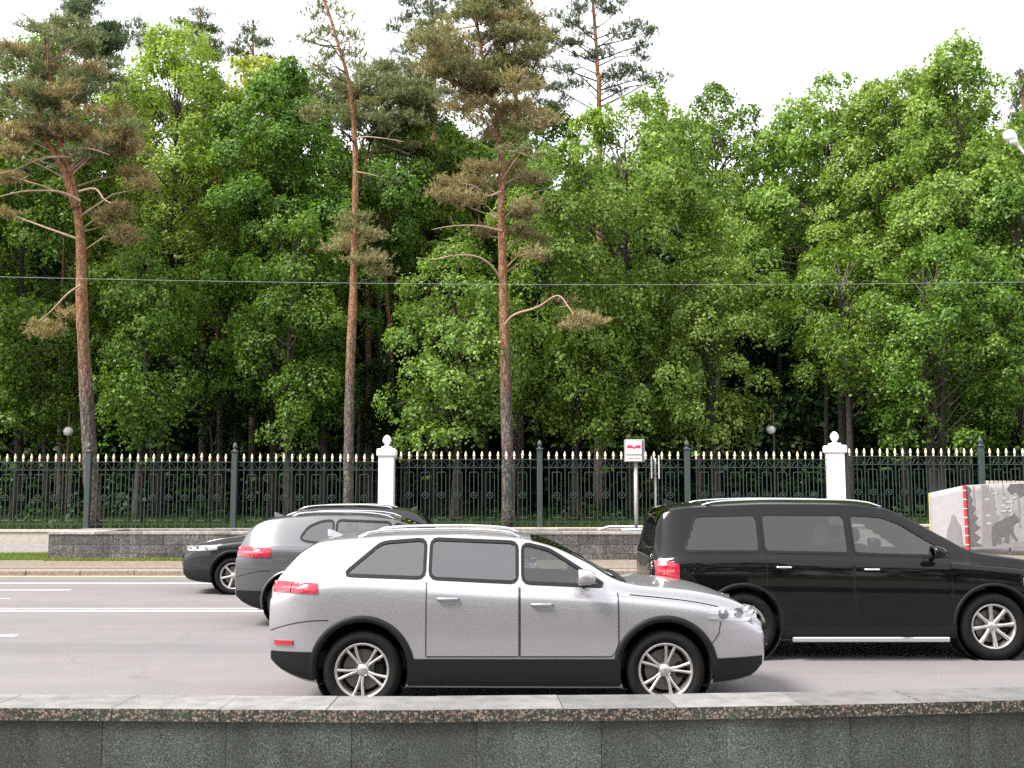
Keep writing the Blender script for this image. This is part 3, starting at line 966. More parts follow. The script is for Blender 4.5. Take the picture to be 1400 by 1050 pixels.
class Quad:
    def __init__(s, bl, br, tl, tr):
        s.c = [Vector(p) for p in (bl, br, tl, tr)]
        s.n = (s.c[1] - s.c[0]).cross(s.c[2] - s.c[0]).normalized()
        if s.n.y > 0: s.n = -s.n
    def at(s, u, v, off=0.0):
        a, b, c, d = s.c
        p = (a * (1 - u) + b * u) * (1 - v) + (c * (1 - u) + d * u) * v
        return p + s.n * off - O
def panel(q, name, mat, depth=0.04):
    mb = MB(); n = 10
    vs = []
    for o in (0, -depth):
        for j in range(n + 1):
            for i in range(n + 1):
                w = 0.008 * math.sin(i * 2.1 + j * 0.7) * math.sin(j * 1.3)
                vs.append(q.at(i / n, j / n, o + (w if o == 0 else 0)))
    fs = []
    m = (n + 1) ** 2
    for j in range(n):
        for i in range(n):
            k = j * (n + 1) + i
            fs.append((k, k + 1, k + n + 2, k + n + 1)); fs.append((m + k, m + k + n + 1, m + k + n + 2, m + k + 1))
    for i in range(n):
        for k, l in ((i, i + 1), (n * (n + 1) + i + 1, n * (n + 1) + i), ((i + 1) * (n + 1), i * (n + 1)), (i * (n + 1) + n, (i + 1) * (n + 1) + n)):
            fs.append((k, m + k, m + l, l))
    mb.add(vs, fs)
    return mb.obj(name, mat, hob, True)
def pr(q, pts, mat, off, name='print'):
    mb = MB(); n = len(pts)
    vs = [q.at(u, v, off) for u, v in pts]
    bm = bpy.data.meshes.new(name)
    mb.add(vs, [tuple(range(n))])
    return mb.obj(name, mat, hob)
def pr_multi(q, polys, mat, off, name='print'):
    mb = MB()
    for pts in polys:
        mb.add([q.at(u, v, off) for u, v in pts], [tuple(range(len(pts)))])
    return mb.obj(name, mat, hob)
zb_l = P(1270, 745, 29.4).z - 0.15
QF = Quad((HB.x, HC.y, HB.z), (H_R.x, H_R.y, P(1560, 741, H_R.y).z), (HC.x, HC.y, HC.z), tuple(H_R))
QS = Quad((H_L.x, H_L.y, zb_l), (HB.x, HC.y, HB.z), tuple(H_L), tuple(HC))
panel(QF, 'front_cloth', M['cloth']); panel(QS, 'side_cloth', M['cloth_pale'])
rr_ = random.Random(8)
def fir(u0, v0, w, h, n=9):
    """half-drooping fir silhouette, (u,v) base centre"""
    L_, R_ = [], []
    for k in range(n):
        t = k / n
        ww = w * (1 - t) * rr_.uniform(0.85, 1.1)
        zz = v0 + h * t
        R_.append((u0 + ww, zz + h * 0.015)); R_.append((u0 + ww * 0.45, zz + h * 0.07))
        L_.append((u0 - ww, zz + h * 0.015)); L_.append((u0 - ww * 0.45, zz + h * 0.07))
    return R_ + [(u0, v0 + h)] + L_[::-1]
cl = lambda pts: [(min(max(u, 0.005), 0.995), min(max(v, 0.005), 0.985)) for u, v in pts]
def strips(pts):  # split the silhouette in tiers so that every face stays convex
    n = (len(pts) - 1) // 4
    Rr = pts[:2 * n]; Ll = pts[2 * n + 1:][::-1]; top = pts[2 * n]
    out = []
    for k in range(2 * n - 1):
        out.append(cl([Rr[k], Rr[k + 1], Ll[k + 1], Ll[k]]))
    out.append(cl([Rr[-1], top, Ll[-1]]))
    return out
pr(QF, cl(fir(0.16, 0.0, 0.08, 0.96, 8)), M['cloth_mid'], 0.010, 'fir_print')
pr(QF, cl(fir(0.60, 0.0, 0.07, 0.9, 8)), M['cloth_mid'], 0.010, 'fir_print')
pr(QF, cl(fir(0.235, 0.05, 0.035, 0.8, 9)), M['cloth_mid'], 0.0085, 'fir_print')
pr(QF, cl(fir(0.42, 0.0, 0.05, 1.1, 9)), M['cloth_dark'], 0.0125, 'fir_print')
for q_ in range(7):
    u_ = 0.05 + q_ * 0.043
    pr(QF, cl([(u_, 0.3), (u_ + 0.010, 0.3), (u_ + 0.008, 1.0), (u_ + 0.002, 1.0)]), M['cloth_pale'] if q_ % 2 else M['cloth_mid'], 0.007, 'trunk_print')
pr(QF, cl([(0.09, 0), (0.13, 0), (0.13, 1), (0.10, 1)]), M['cloth_mid'], 0.009, 'trunk_print')
pale = []
for k in range(34):
    u = rr_.uniform(0.12, 0.95); v = rr_.uniform(0.30, 0.90); w_ = rr_.uniform(0.012, 0.03)
    pale.append(cl([(u - w_, v), (u, v - 0.015), (u + w_, v + 0.006), (u + 0.3 * w_, v + 0.03), (u - 0.4 * w_, v + 0.022)]))
pr_multi(QF, pale, M['cloth_pale'], 0.012, 'snow_print')['kind'] = 'stuff'
pr(QF, cl(fir(0.012, 0.02, 0.085, 1.35, 9)), M['cloth_dark'], 0.014, 'fir_print')
pr_multi(QF, [cl([(0.25 + k * 0.05, 0.90 - (k % 3) * 0.05), (0.27 + k * 0.05, 0.82 - (k % 2) * 0.05), (0.33 + k * 0.05, 0.86), (0.34 + k * 0.05, 0.97), (0.27 + k * 0.05, 0.98)]) for k in range(8)], M['cloth_dark'], 0.015, 'branch_print')['kind'] = 'stuff'
# walking bear, as convex pieces
bear = [(0.152, 0.03), (0.150, 0.25), (0.158, 0.38), (0.18, 0.45), (0.215, 0.49), (0.25, 0.515), (0.285, 0.55), (0.318, 0.575), (0.338, 0.59), (0.350, 0.62), (0.358, 0.64), (0.367, 0.61), (0.385, 0.56),
        (0.402, 0.52), (0.398, 0.485), (0.368, 0.465), (0.345, 0.42), (0.34, 0.32), (0.352, 0.22), (0.375, 0.14), (0.372, 0.10), (0.352, 0.11), (0.325, 0.20), (0.305, 0.30), (0.297, 0.07), (0.268, 0.07), (0.262, 0.22),
        (0.235, 0.21), (0.228, 0.06), (0.205, 0.06), (0.198, 0.16), (0.185, 0.03)]
bear = [(0.145 + (u - 0.15) * 0.66, 0.02 + v * 0.80) for u, v in bear]
pr(QF, bear, M['cloth_dark'], 0.018, 'bear_print')
pr(QF, [(0.0, 0.0), (1.0, 0.0), (1.0, 0.05), (0.62, 0.10), (0.40, 0.05), (0.2, 0.09), (0, 0.04)], M['cloth_mid'], 0.011, 'ground_print')
pr(QS, [(0.45, 0.0), (0.46, 0.22), (0.50, 0.34), (0.58, 0.44), (0.62, 0.53), (0.68, 0.57), (0.73, 0.54), (0.76, 0.47), (0.85, 0.38), (0.88, 0.20), (0.88, 0.0)], M['cloth_mid'], 0.02, 'bear_print')
mb = MB()
for t0, t1 in ((0, 1),):
    mb.tube([QF.at(0, 0, 0.03), QF.at(0, 1, 0.03)], 0.045, 6)
mb.obj('corner_strip', M['red_strip'], hob)
for k in range(7):
    mb = MB(); p = QF.at(0, 0.08 + 0.14 * k, 0.03)
    mb.lathe([(0.049, -0.012), (0.049, 0.012)], p, 8); mb.obj('tie', M['white_metal'], hob)
mb = MB(); mb.tube([QS.at(0, 0, 0.0), QS.at(0, 1, 0.0)], 0.012, 6); mb.obj('edge_tape', M['yellow_tape'], hob)
for k in range(5):
    u = k / 4
    mb = MB(); a_, b_ = QF.at(u, 0, -0.08), QF.at(u, 0.97, -0.08); mb.tube([a_ - Vector((0, 0, .2)), b_], 0.025, 6); mb.obj('stake', M['dark_metal'], hob)

# white slatted top behind
wf = empty('white_slat_fence', (P(1372, 660, 29.2).x, 29.2, 0.4), label='white slatted panel top showing between the hoarding and the iron fence', cat='fence')
x0 = P(1347, 657.5, 29.2); x1 = P(1600, 657.5, 29.2)
nsl = int((x1.x - x0.x) / 0.118)
mb = MB(); mb.box(-0.047, 0.047, -0.012, 0.012, 0, x0.z - 0.4, bev=0.006); slm = mb.me('slat', M['plinth'])
for k in range(nsl):
    link('slat', slm, wf, (x0.x - wf.location.x + 0.06 + k * 0.118, 0, rng.uniform(-.006, .006)))
mb = MB(); mb.box(x0.x - wf.location.x, x1.x - wf.location.x, 0.013, 0.05, 0.9, 0.96); mb.obj('rail', M['white_metal'], wf)

# ================================================================== LAMPS AND WIRE
def globe_lamp(px_pole, py_top, px_g, py_g, r_px, D, label):
    base = P(px_pole, 722, D)
    lp = empty('globe_lamp', (base.x, D, 0.78), label=label, cat='park lamp', group='white globe lamps on rusty hooked poles')
    top = P(px_pole, py_top, D).z - 0.78
    g = P(px_g, py_g, D); gr = r_px * D / F
    gx, gz = g.x - base.x, g.z - 0.78
    mb = MB()
    pts = [(0, 0, 0), (0, 0, top - 0.35), (0, 0, top - 0.1)]
    sgn = 1 if gx > 0 else -1
    pts += [(gx * 0.25, 0, top - 0.01), (gx * 0.6, 0, top), (gx * 0.92, 0, top - 0.08), (gx, 0, top - 0.22), (gx, 0, gz + gr * 1.0)]
    mb.tube(pts, [0.045, 0.035] + [0.024] * (len(pts) - 2), 8)
    mb.obj('pole', M['rust'], lp, True)
    mb = MB(); mb.lathe([(gr * math.sin(R(a)), gr * -math.cos(R(a))) for a in range(0, 181, 12)], (gx, 0, gz), 24); mb.obj('globe', M['globe'], lp, True)
    mb = MB(); mb.lathe([(0.03, gr * 1.12), (0.075, gr * 1.02), (0.08, gr * 0.88)], (gx, 0, gz), 12); mb.obj('cap', M['dark_metal'], lp, True)
    mb = MB(); mb.lathe([(0.11, 0), (0.10, 0.12), (0.05, 0.2)], (0, 0, 0), 10); mb.obj('foot', M['rust'], lp)
globe_lamp(88.5, 563, 93.5, 590, 6.6, 36, 'white globe lamp left of the leaning pine, behind the fence')
globe_lamp(1061, 559, 1054, 588, 6.2, 37, 'white globe lamp hanging from a hooked pole, left of the second white pillar')

# street lamp whose head reaches in at the right edge
SLY = 25.4
pb_ = P(1462, 700, SLY)
sl = empty('street_lamp', (pb_.x, SLY, 0.15), label='white street lamp head on a slanting arm at the upper right edge', cat='street lamp')
hd = P(1383, 189, SLY) - sl.location
ar = P(1400, 209, SLY) - sl.location
jn = P(1445, 262, SLY) - sl.location
mb = MB(); mb.tube([(0, 0, 0), (0, 0, 4), (0, 0, jn.z - 1.0), (0, 0, jn.z + 0.2)], [0.10, 0.085, 0.07, 0.06], 12); mb.obj('pole', M['grey_metal'], sl, True)
mb = MB(); mb.tube([(0, 0, jn.z - 0.25), (jn.x * 1.0, 0, jn.z), tuple(ar), tuple(hd * 0.6 + ar * 0.4)], 0.034, 10); mb.obj('arm', M['white_metal'], sl, True)
d = (hd - ar).normalized()
mb = MB()
q = d.to_track_quat('Z', 'Y').to_matrix()
prof = [(0.0, -0.22), (0.05, -0.21), (0.085, -0.12), (0.145, 0.02), (0.15, 0.10), (0.12, 0.18), (0.06, 0.225), (0, 0.235)]
vs, fs = [], []
for r, h in prof:
    for k in range(16):
        t = 2 * math.pi * k / 16
        vs.append(hd + q @ Vector((r * math.cos(t), r * math.sin(t), h)))
for i in range(len(prof) - 1):
    for k in range(16):
        fs.append((i * 16 + k, i * 16 + (k + 1) % 16, (i + 1) * 16 + (k + 1) % 16, (i + 1) * 16 + k))
mb.add(vs, fs); mb.obj('lamp_head', M['white_metal'], sl, True)
mb = MB(); mb.lathe([(0.10, 0.0), (0.095, -0.05), (0.05, -0.08), (0, -0.085)], hd + Vector((0.02, -0.05, -0.09)), 14); mb.obj('lens', M['globe'], sl, True)

WY = 23.0
mb = MB(); pts = []
for k in range(61):
    px = -500 + k * 40
    py = np.interp(px, [-500, 0, 300, 600, 750, 900, 1100, 1400, 1900], [364, 378, 385.0, 389, 390, 390, 388.5, 385, 377])
    pts.append(P(px, float(py), WY))
# smooth the sag
pp = np.array([tuple(p) for p in pts]); cf = np.polyfit(pp[:, 0], pp[:, 2], 2)
pts = [(x, WY, float(np.polyval(cf, x))) for x in pp[:, 0]]
mb.tube(pts, 0.005, 5)
mb.obj('overhead_wire', M['wire'], label='thin pale wire sagging across the whole picture before the trees', cat='wire')

# ================================================================== CARS
def catmull(pts, n_per):
    """smooth curve through the section's control points (monotone-ish)"""
    P_ = np.array(pts, float)
    out = []
    k = len(P_)
    for i in range(k - 1):
        p0 = P_[max(i - 1, 0)]; p1 = P_[i]; p2 = P_[i + 1]; p3 = P_[min(i + 2, k - 1)]
        for j in range(n_per[i]):
            t = j / n_per[i]
            m1 = (p2 - p0) * 0.42; m2 = (p3 - p1) * 0.42
            h00 = 2 * t ** 3 - 3 * t ** 2 + 1; h10 = t ** 3 - 2 * t ** 2 + t; h01 = -2 * t ** 3 + 3 * t ** 2; h11 = t ** 3 - t ** 2
            out.append(h00 * p1 + h10 * m1 + h01 * p2 + h11 * m2)
    out.append(P_[-1])
    return np.array(out)


def smooth_interp(x, xs, ys):
    """monotone cubic (PCHIP)"""
    xs = np.asarray(xs, float); ys = np.asarray(ys, float)
    h = np.diff(xs); d = np.diff(ys) / h
    m = np.zeros(len(xs)); m[0] = d[0]; m[-1] = d[-1]
    for i in range(1, len(xs) - 1):
        if d[i - 1] * d[i] > 0:
            w1 = 2 * h[i] + h[i - 1]; w2 = h[i] + 2 * h[i - 1]
            m[i] = (w1 + w2) / (w1 / d[i - 1] + w2 / d[i])
    x = float(min(max(x, xs[0]), xs[-1]))
    i = int(min(max(np.searchsorted(xs, x) - 1, 0), len(xs) - 2))
    t = (x - xs[i]) / h[i]
    return float((2 * t ** 3 - 3 * t ** 2 + 1) * ys[i] + (t ** 3 - 2 * t ** 2 + t) * h[i] * m[i] + (-2 * t ** 3 + 3 * t ** 2) * ys[i + 1] + (t ** 3 - t ** 2) * h[i] * m[i + 1])


NPER = [2, 3, 7, 9, 7, 4, 4, 14, 5, 5, 5]


class CarShape:
    def __init__(s, c):
        s.c = c; s.cache = {}
    def f(s, key, x):
        a = s.c[key]
        return smooth_interp(x, [p[0] for p in a], [p[1] for p in a])
    def halfw(s, x):
        L, W = s.c['L'], s.c['W']
        rr = s.c.get('round', 0.55)
        a = max(0.0, 1 - x / rr); b = max(0.0, 1 - (L - x) / (rr * 1.5))
        return W / 2 * (1 - 0.13 * a ** 2.4 - 0.26 * b ** 2.2)
    def section(s, x):
        k = round(x, 4)
        if k in s.cache: return s.cache[k]
        w = s.halfw(x); zb = s.f('bottom', x); zs = s.f('belt', x); zt = s.f('top', x)
        g = max(zt - zs, 0.03)
        gf = min(1.0, g / 0.5); gf = gf * gf * (3 - 2 * gf)
        wr = w * (0.87 - s.c.get('tumble', 0.20) * gf)
        h = zs - zb
        pts = [(0, zb), (w * 0.80, zb), (w * 0.945, zb + 0.03), (w * 0.985, zb + 0.28 * h), (w * 0.998, zb + 0.60 * h), (w * 0.990, zs - 0.12 * h), (w * 0.965, zs - 0.025),
               (w * (0.925 if gf > .3 else 0.90), zs + 0.012 * gf), (wr + 0.015, zs + 0.82 * g), (wr * 0.93, zs + 0.93 * g), (wr * 0.60, zs + 0.985 * g), (0, zt)]
        # sharpen the belt crease a bit by carrying the crease point twice in the spline weights
        r = catmull(pts, NPER)
        s.cache[k] = r
        return r
    def y_at(s, x, z):
        r = s.section(x)
        a, b = NPER[0] + NPER[1], sum(NPER[:9])
        zz = np.maximum.accumulate(r[a:b + 1, 1]); yy = r[a:b + 1, 0]
        return float(np.interp(z, zz, yy))
    def z_at(s, x, y):
        r = s.section(x)
        a = sum(NPER[:7])
        yy = r[a:, 0][::-1]; zz = r[a:, 1][::-1]
        yy = np.maximum.accumulate(yy)
        return float(np.interp(abs(y), yy, zz))
    def side(s, x, z, side, off=0.0):
        y = s.y_at(x, z)
        e = 0.02
        dx = (s.y_at(min(x + e, s.c['L']), z) - s.y_at(max(x - e, 0), z)) / (2 * e)
        dz = (s.y_at(x, z + e) - s.y_at(x, z - e)) / (2 * e)
        n = Vector((-dx, 1, -dz)).normalized()
        p = Vector((x, y, z)) + n * off
        return (p.x, p.y * side, p.z)
    def deck(s, x, y, off=0.0):
        e = 0.02
        z = s.z_at(x, y)
        zx = (s.z_at(min(x + e, s.c['L']), y) - s.z_at(max(x - e, 0), y)) / (2 * e)
        n = Vector((-zx, 0.25 * y, 1)).normalized()
        p = Vector((x, y, z)) + n * off
        return (p.x, p.y, p.z)


def inside(px, pz, poly):
    c = False; n = len(poly); j = n - 1
    for i in range(n):
        xi, zi = poly[i]; xj, zj = poly[j]
        if (zi > pz) != (zj > pz) and px < (xj - xi) * (pz - zi) / (zj - zi) + xi: c = not c
        j = i
    return c


def densify(poly, step=0.04, rnd=0.05):
    """round the corners of an outline and resample it"""
    n = len(poly); out = []
    for i in range(n):
        p0 = Vector(poly[i - 1]); p1 = Vector(poly[i]); p2 = Vector(poly[(i + 1) % n])
        a = (p0 - p1); b = (p2 - p1)
        r = min(rnd, a.length * 0.4, b.length * 0.4)
        q0 = p1 + a.normalized() * r; q2 = p1 + b.normalized() * r
        for t in (0, 0.33, 0.67, 1):
            out.append((q0 * (1 - t) ** 2 + p1 * 2 * t * (1 - t) + q2 * t * t))
    res = []
    for i in range(len(out)):
        a, b = out[i], out[(i + 1) % len(out)]
        k = max(1, int((b - a).length / step))
        for j in range(k): res.append(tuple(a.lerp(b, j / k)))
    return res


def inset(poly, d):
    """move a closed outline outwards (d>0) or inwards"""
    n = len(poly); out = []
    area = sum(poly[i][0] * poly[(i + 1) % n][1] - poly[(i + 1) % n][0] * poly[i][1] for i in range(n))
    sg = 1 if area > 0 else -1
    for i in range(n):
        a = Vector(poly[(i + 1) % n]) - Vector(poly[i - 1])
        if a.length < 1e-6: out.append(poly[i]); continue
        nn = Vector((a.y, -a.x)).normalized() * sg
        out.append((poly[i][0] + nn.x * d, poly[i][1] + nn.y * d))
    return out


def build_car(name, c, x0, y_near, heading, paint, label):
    S = CarShape(c); L, W = c['L'], c['W']
    root = empty(name, (x0, y_near + W / 2, 0), 0.0 if heading > 0 else math.pi, label=label, cat='car')
    if heading < 0:
        root.location.x = x0 + L
    root['group'] = 'cars driving on the avenue'
    wheels = c['wheels']; Rw = c['tyre_r']; Ra = Rw + 0.065
    arch_c = [(x, Rw + 0.02) for x in wheels]
    side_w = [densify(p, 0.04, 0.06) for p in c['side_windows']]
    # ---------------- shell
    stp = c.get('step', 0.03)
    xs = list(np.linspace(0.0, L, int(L / stp)))
    # extra stations where the outline is steep
    xs = sorted(set([round(x, 4) for x in xs] + [round(v, 4) for v in np.linspace(0, 0.2, 12)] + [round(L - v, 4) for v in np.linspace(0, 0.2, 12)]))
    secs = [S.section(x) for x in xs]
    m = len(secs[0])
    ringn = 2 * m - 2
    V = []
    rings = []
    def ring(x, r, k=1.0):
        zc = (r[:, 1].max() + r[:, 1].min()) / 2
        full = [(y * k, zc + (z - zc) * k) for y, z in r] + [(-y * k, zc + (z - zc) * k) for y, z in r[-2:0:-1]]
        b = len(V); V.extend([(x, y, z) for y, z in full]); rings.append((b, x))
    for kx, kk in ((0.050, 0.15), (0.045, 0.5), (0.038, 0.8), (0.022, 0.95), (0.008, 0.99)):
        ring(-kx, secs[0], kk)
    for x, r in zip(xs, secs): ring(x, r)
    for kx, kk in ((0.008, 0.985), (0.028, 0.93), (0.055, 0.78), (0.07, 0.5), (0.075, 0.15)):
        ring(L + kx, secs[-1], kk)
    V = np.array(V)
    F_ = []
    for i in range(len(rings) - 1):
        a, b = rings[i][0], rings[i + 1][0]
        for k in range(ringn):
            k2 = (k + 1) % ringn
            F_.append((a + k, b + k, b + k2, a + k2))
    F_ = np.array(F_)
    cen = V[F_].mean(axis=1)
    keep = np.ones(len(F_), bool)
    xw0, xw1 = c['windshield']; xr0, xr1 = c['backlight']
    zcut = c.get('zcut', 0.95)
    for i in range(len(F_)):
        x, y, z = cen[i]
        if abs(y) > W * 0.36 and z < Ra * 2 + 0.3:
            for ax, az in arch_c:
                if (x - ax) ** 2 + (z - az) ** 2 < Ra ** 2: keep[i] = False
        if abs(y) > W * 0.28 and z > zcut:
            for w_ in side_w:
                if inside(x, z, w_): keep[i] = False
        if xw0 < x < xw1 and z > zcut:
            if abs(y) < (S.section(min(max(x, 0), L))[sum(NPER[:9])][0] - 0.03): keep[i] = False
    # snap the arch edge onto a true circle
    used = np.zeros(len(V), int); usedall = np.zeros(len(V), int)
    for i in range(len(F_)):
        usedall[F_[i]] += 1
        if keep[i]: used[F_[i]] += 1
    for vi in np.where((used > 0) & (used < usedall))[0]:
        x, y, z = V[vi]
        for ax, az in arch_c:
            d = math.hypot(x - ax, z - az)
            if abs(d - Ra) < 0.05 and abs(y) > W * 0.36 and d > 1e-6:
                nx, nz = ax + (x - ax) / d * Ra, az + (z - az) / d * Ra
                yy = S.y_at(min(max(nx, 0), L), nz)
                if yy > 0.3: V[vi] = (nx, math.copysign(yy, y), nz)
    Fk = F_[keep]
    # inner lining, offset inwards
    cc = np.array([(xs[0] + xs[-1]) / 2, 0, 0.8])
    lin = V.copy()
    lin[:, 1] *= 0.965
    lin[:, 2] = np.where(lin[:, 2] > 0.8, lin[:, 2] - 0.025, lin[:, 2] + 0.03)
    allv = np.vstack([V, lin])
    # only line the cabin
    Fl = Fk[:, ::-1] + len(V)
    cz = cen[keep]
    sel = (cz[:, 0] > 0.1) & (cz[:, 0] < c['windshield'][1] + 0.1) & (cz[:, 2] > 0.55)
    Fl = Fl[sel]
    body = mesh_np('body', allv, np.vstack([Fk, Fl]), [paint, M['trim']], [0] * len(Fk) + [1] * len(Fl), True)
    link('body', body, root)
    # ---------------- windows
    for side in (-1, 1):
        for wi, poly in enumerate(side_w):
            # glass: fan rows between lower and upper outline
            xs_ = sorted(set(round(p[0], 3) for p in poly))
            x0_, x1_ = min(p[0] for p in poly), max(p[0] for p in poly)
            nx, nz = 26, 8
            vs, fs = [], []
            for i in range(nx + 1):
                x = x0_ + (x1_ - x0_) * (0.003 + 0.994 * i / nx)
                zz = []
                for a in range(len(poly)):
                    p, q = poly[a], poly[(a + 1) % len(poly)]
                    if (p[0] - x) * (q[0] - x) <= 0 and abs(p[0] - q[0]) > 1e-9:
                        zz.append(p[1] + (q[1] - p[1]) * (x - p[0]) / (q[0] - p[0]))
                lo, hi = min(zz), max(zz)
                for j in range(nz + 1):
                    z = lo + (hi - lo) * j / nz
                    vs.append(S.side(x, z, side, -0.004))
            for i in range(nx):
                for j in range(nz):
                    k = i * (nz + 1) + j; fs.append((k, k + nz + 1, k + nz + 2, k + 1))
            gm = mesh_np('side_window', vs, fs, (c.get('dark_glass') or M['glass_dark']) if (wi in c.get('dark_w', ())) else M['glass'], None, True)
            wo = link('side_window', gm, root)
            o1 = inset(poly, 0.020); o0 = inset(poly, -0.010)
            vs = [S.side(x, z, side, 0.006) for x, z in o1] + [S.side(x, z, side, 0.006) for x, z in o0] + [S.side(x, z, side, -0.006) for x, z in o0] + [S.side(x, z, side, -0.003) for x, z in o1]
            n = len(o1); fs = []
            for r_ in range(3):
                A, B = (0, 1) if r_ == 0 else ((1, 2) if r_ == 1 else (3, 0))
                for k in range(n):
                    k2 = (k + 1) % n
                    fs.append((A * n + k, A * n + k2, B * n + k2, B * n + k))
            link('window_frame', mesh_np('window_frame', vs, fs, c.get('frame_mat', M['plastic'])), wo)
    def deck_patch(nm, xa, xb, mat, off=0.003, ymax=None, margin=0.01, nx=14, ny=18):
        vs, fs = [], []
        for i in range(nx + 1):
            x = xa + (xb - xa) * i / nx
            hw = (S.section(x)[sum(NPER[:9])][0] - margin) if ymax is None else ymax(x)
            for j in range(ny + 1):
                y = -hw + 2 * hw * j / ny
                vs.append(S.deck(x, y, off))
        for i in range(nx):
            for j in range(ny):
                k = i * (ny + 1) + j; fs.append((k, k + ny + 1, k + ny + 2, k + 1))
        return link(nm, mesh_np(nm, vs, fs, mat, None, True), root)
    deck_patch('windscreen', xw0 - 0.005, xw1 + 0.005, M['glass'], 0.002)
    deck_patch('rear_window', xr0, xr1, M['glass_dark'], 0.006)
    # cowl
    deck_patch('cowl', xw1 + 0.005, xw1 + 0.09, M['plastic'], 0.006)
    # ---------------- ribbons : door gaps, bonnet gap
    def ribbon(pts, wd, off, mat, nm, side, parent=root, closed=False):
        n = len(pts); vs, fs = [], []
        for i in range(n):
            a = Vector(pts[(i - 1) % n] if closed or i > 0 else pts[0]); b = Vector(pts[(i + 1) % n] if closed or i < n - 1 else pts[-1])
            d = (b - a).normalized(); nn = Vector((-d.y, d.x)) * wd / 2
            for sgn in (-1, 1):
                vs.append(S.side(pts[i][0] + nn.x * sgn, pts[i][1] + nn.y * sgn, side, off))
        for i in range(n - 1 + (1 if closed else 0)):
            j = (i + 1) % n
            fs.append((2 * i, 2 * i + 1, 2 * j + 1, 2 * j))
        return link(nm, mesh_np(nm, vs, fs, mat), parent)
    def patch_side(nm, x0_, x1_, lo, hi, off, mat, side, nx=20, nz=6, parent=root, edge=True):
        vs, fs = [], []
        for i in range(nx + 1):
            x = x0_ + (x1_ - x0_) * i / nx
            a, b = lo(x), hi(x)
            for j in range(nz + 1): vs.append(S.side(x, a + (b - a) * j / nz, side, off))
        for i in range(nx):
            for j in range(nz):
                k = i * (nz + 1) + j; fs.append((k, k + nz + 1, k + nz + 2, k + 1))
        if edge:      # return edges down to the body so that the patch has thickness
            idx = [i * (nz + 1) for i in range(nx + 1)] + [nx * (nz + 1) + j for j in range(1, nz + 1)] + [i * (nz + 1) + nz for i in range(nx - 1, -1, -1)] + [j for j in range(nz - 1, 0, -1)]
            b0 = len(vs)
            for k in idx:
                i, j = divmod(k, nz + 1)
                x = x0_ + (x1_ - x0_) * i / nx; a, b = lo(x), hi(x)
                vs.append(S.side(x, a + (b - a) * j / nz, side, -0.01))
            n = len(idx)
            for k in range(n): fs.append((idx[k], idx[(k + 1) % n], b0 + (k + 1) % n, b0 + k))
        return link(nm, mesh_np(nm, vs, fs, mat, None, False), parent)
    zsill = c['sill']
    for side in (-1, 1):
        for di, dr in enumerate(c['doors']):
            xa, xb = dr
            pts = []
            beltz = lambda x: S.f('belt', x) + 0.01
            # bottom edge, lifted round the wheel arch
            def bot(x):
                z = zsill + 0.02
                for ax, az in arch_c:
                    if abs(x - ax) < Ra + 0.06: z = max(z, az + math.sqrt(max(0, (Ra + 0.06) ** 2 - (x - ax) ** 2)))
                return min(z, beltz(x) - 0.05)
            lo_pts = [(x, bot(x)) for x in np.linspace(xa, xb, 26)]
            path = [(xa, beltz(xa) + (bot(xa) - beltz(xa)) * t) for t in np.linspace(0, 0.97, 16)] + lo_pts + [(xb, beltz(xb) + (bot(xb) - beltz(xb)) * t) for t in np.linspace(0.97, 0, 16)]
            ribbon(path, 0.008, 0.0045, M['gap'], 'door_gap', side)
            do = patch_side('door', xa + 0.008, xb - 0.008, lambda x: bot(x) + 0.008, lambda x: beltz(x) - 0.02, 0.003, paint, side, 24, 14, edge=True)
            do.data.polygons.foreach_set('use_smooth', np.ones(len(do.data.polygons), dtype=bool))
            try: do.data.set_sharp_from_angle(angle=R(50))
            except Exception: pass
            hx = xa + 0.10 if True else xb
            hz = S.f('belt', hx) - 0.13
            mb = MB()
            p = [S.side(hx + t, hz, side, o_) for t, o_ in ((0, 0.0), (0.02, 0.028), (0.17, 0.028), (0.19, 0.0))]
            mb.tube(p, 0.013, 8)
            link('handle', mb.me('handle', [c.get('handle_mat', paint)], True), do)
        # sill cladding
        xa, xb = arch_c[0][0] + Ra * 0.98, arch_c[1][0] - Ra * 0.98
        patch_side('sill_cladding', xa, xb, lambda x: S.f('bottom', x) + 0.03, lambda x: zsill, 0.016, M['plastic'], side, 14, 5)
        if c.get('sill_bar'):
            mb = MB(); zb_ = S.f('bottom', (xa + xb) / 2) + 0.02
            yb = W / 2 * side
            mb.box(xa + 0.1, xb - 0.1, min(yb - 0.02 * side, yb + 0.045 * side), max(yb - 0.02 * side, yb + 0.045 * side), zb_ - 0.03, zb_ + 0.025, bev=0.012)
            mb.obj('running_board', M['chrome'], root)
        # wheel arch lips
        lipw = c.get('lip', 0.05)
        for ax, az in arch_c:
            vs, fs = [], []
            a0 = None
            angs = []
            for k in range(0, 181 + 60, 6):
                a = R(k - 30)
                px_, pz_ = ax + Ra * math.cos(a), az + Ra * math.sin(a)
                zlow = S.f('bottom', min(max(px_, 0), L)) + 0.03
                if pz_ > zlow: angs.append(a)
            for a in angs:
                for rr2, off in ((Ra - 0.004, -0.03), (Ra - 0.004, 0.013), (Ra + lipw, 0.013), (Ra + lipw + 0.006, -0.004)):
                    x, z = ax + rr2 * math.cos(a), az + rr2 * math.sin(a)
                    x = min(max(x, 0.0), L); z = max(z, S.f('bottom', x) + 0.02)
                    vs.append(S.side(x, z, side, off))
            for i in range(len(angs) - 1):
                for j in range(3):
                    fs.append((i * 4 + j, i * 4 + j + 1, i * 4 + j + 5, i * 4 + j + 4))
            link('arch_lip', mesh_np('arch_lip', vs, fs, M['plastic'] if c.get('clad', True) else paint, None, True), root)
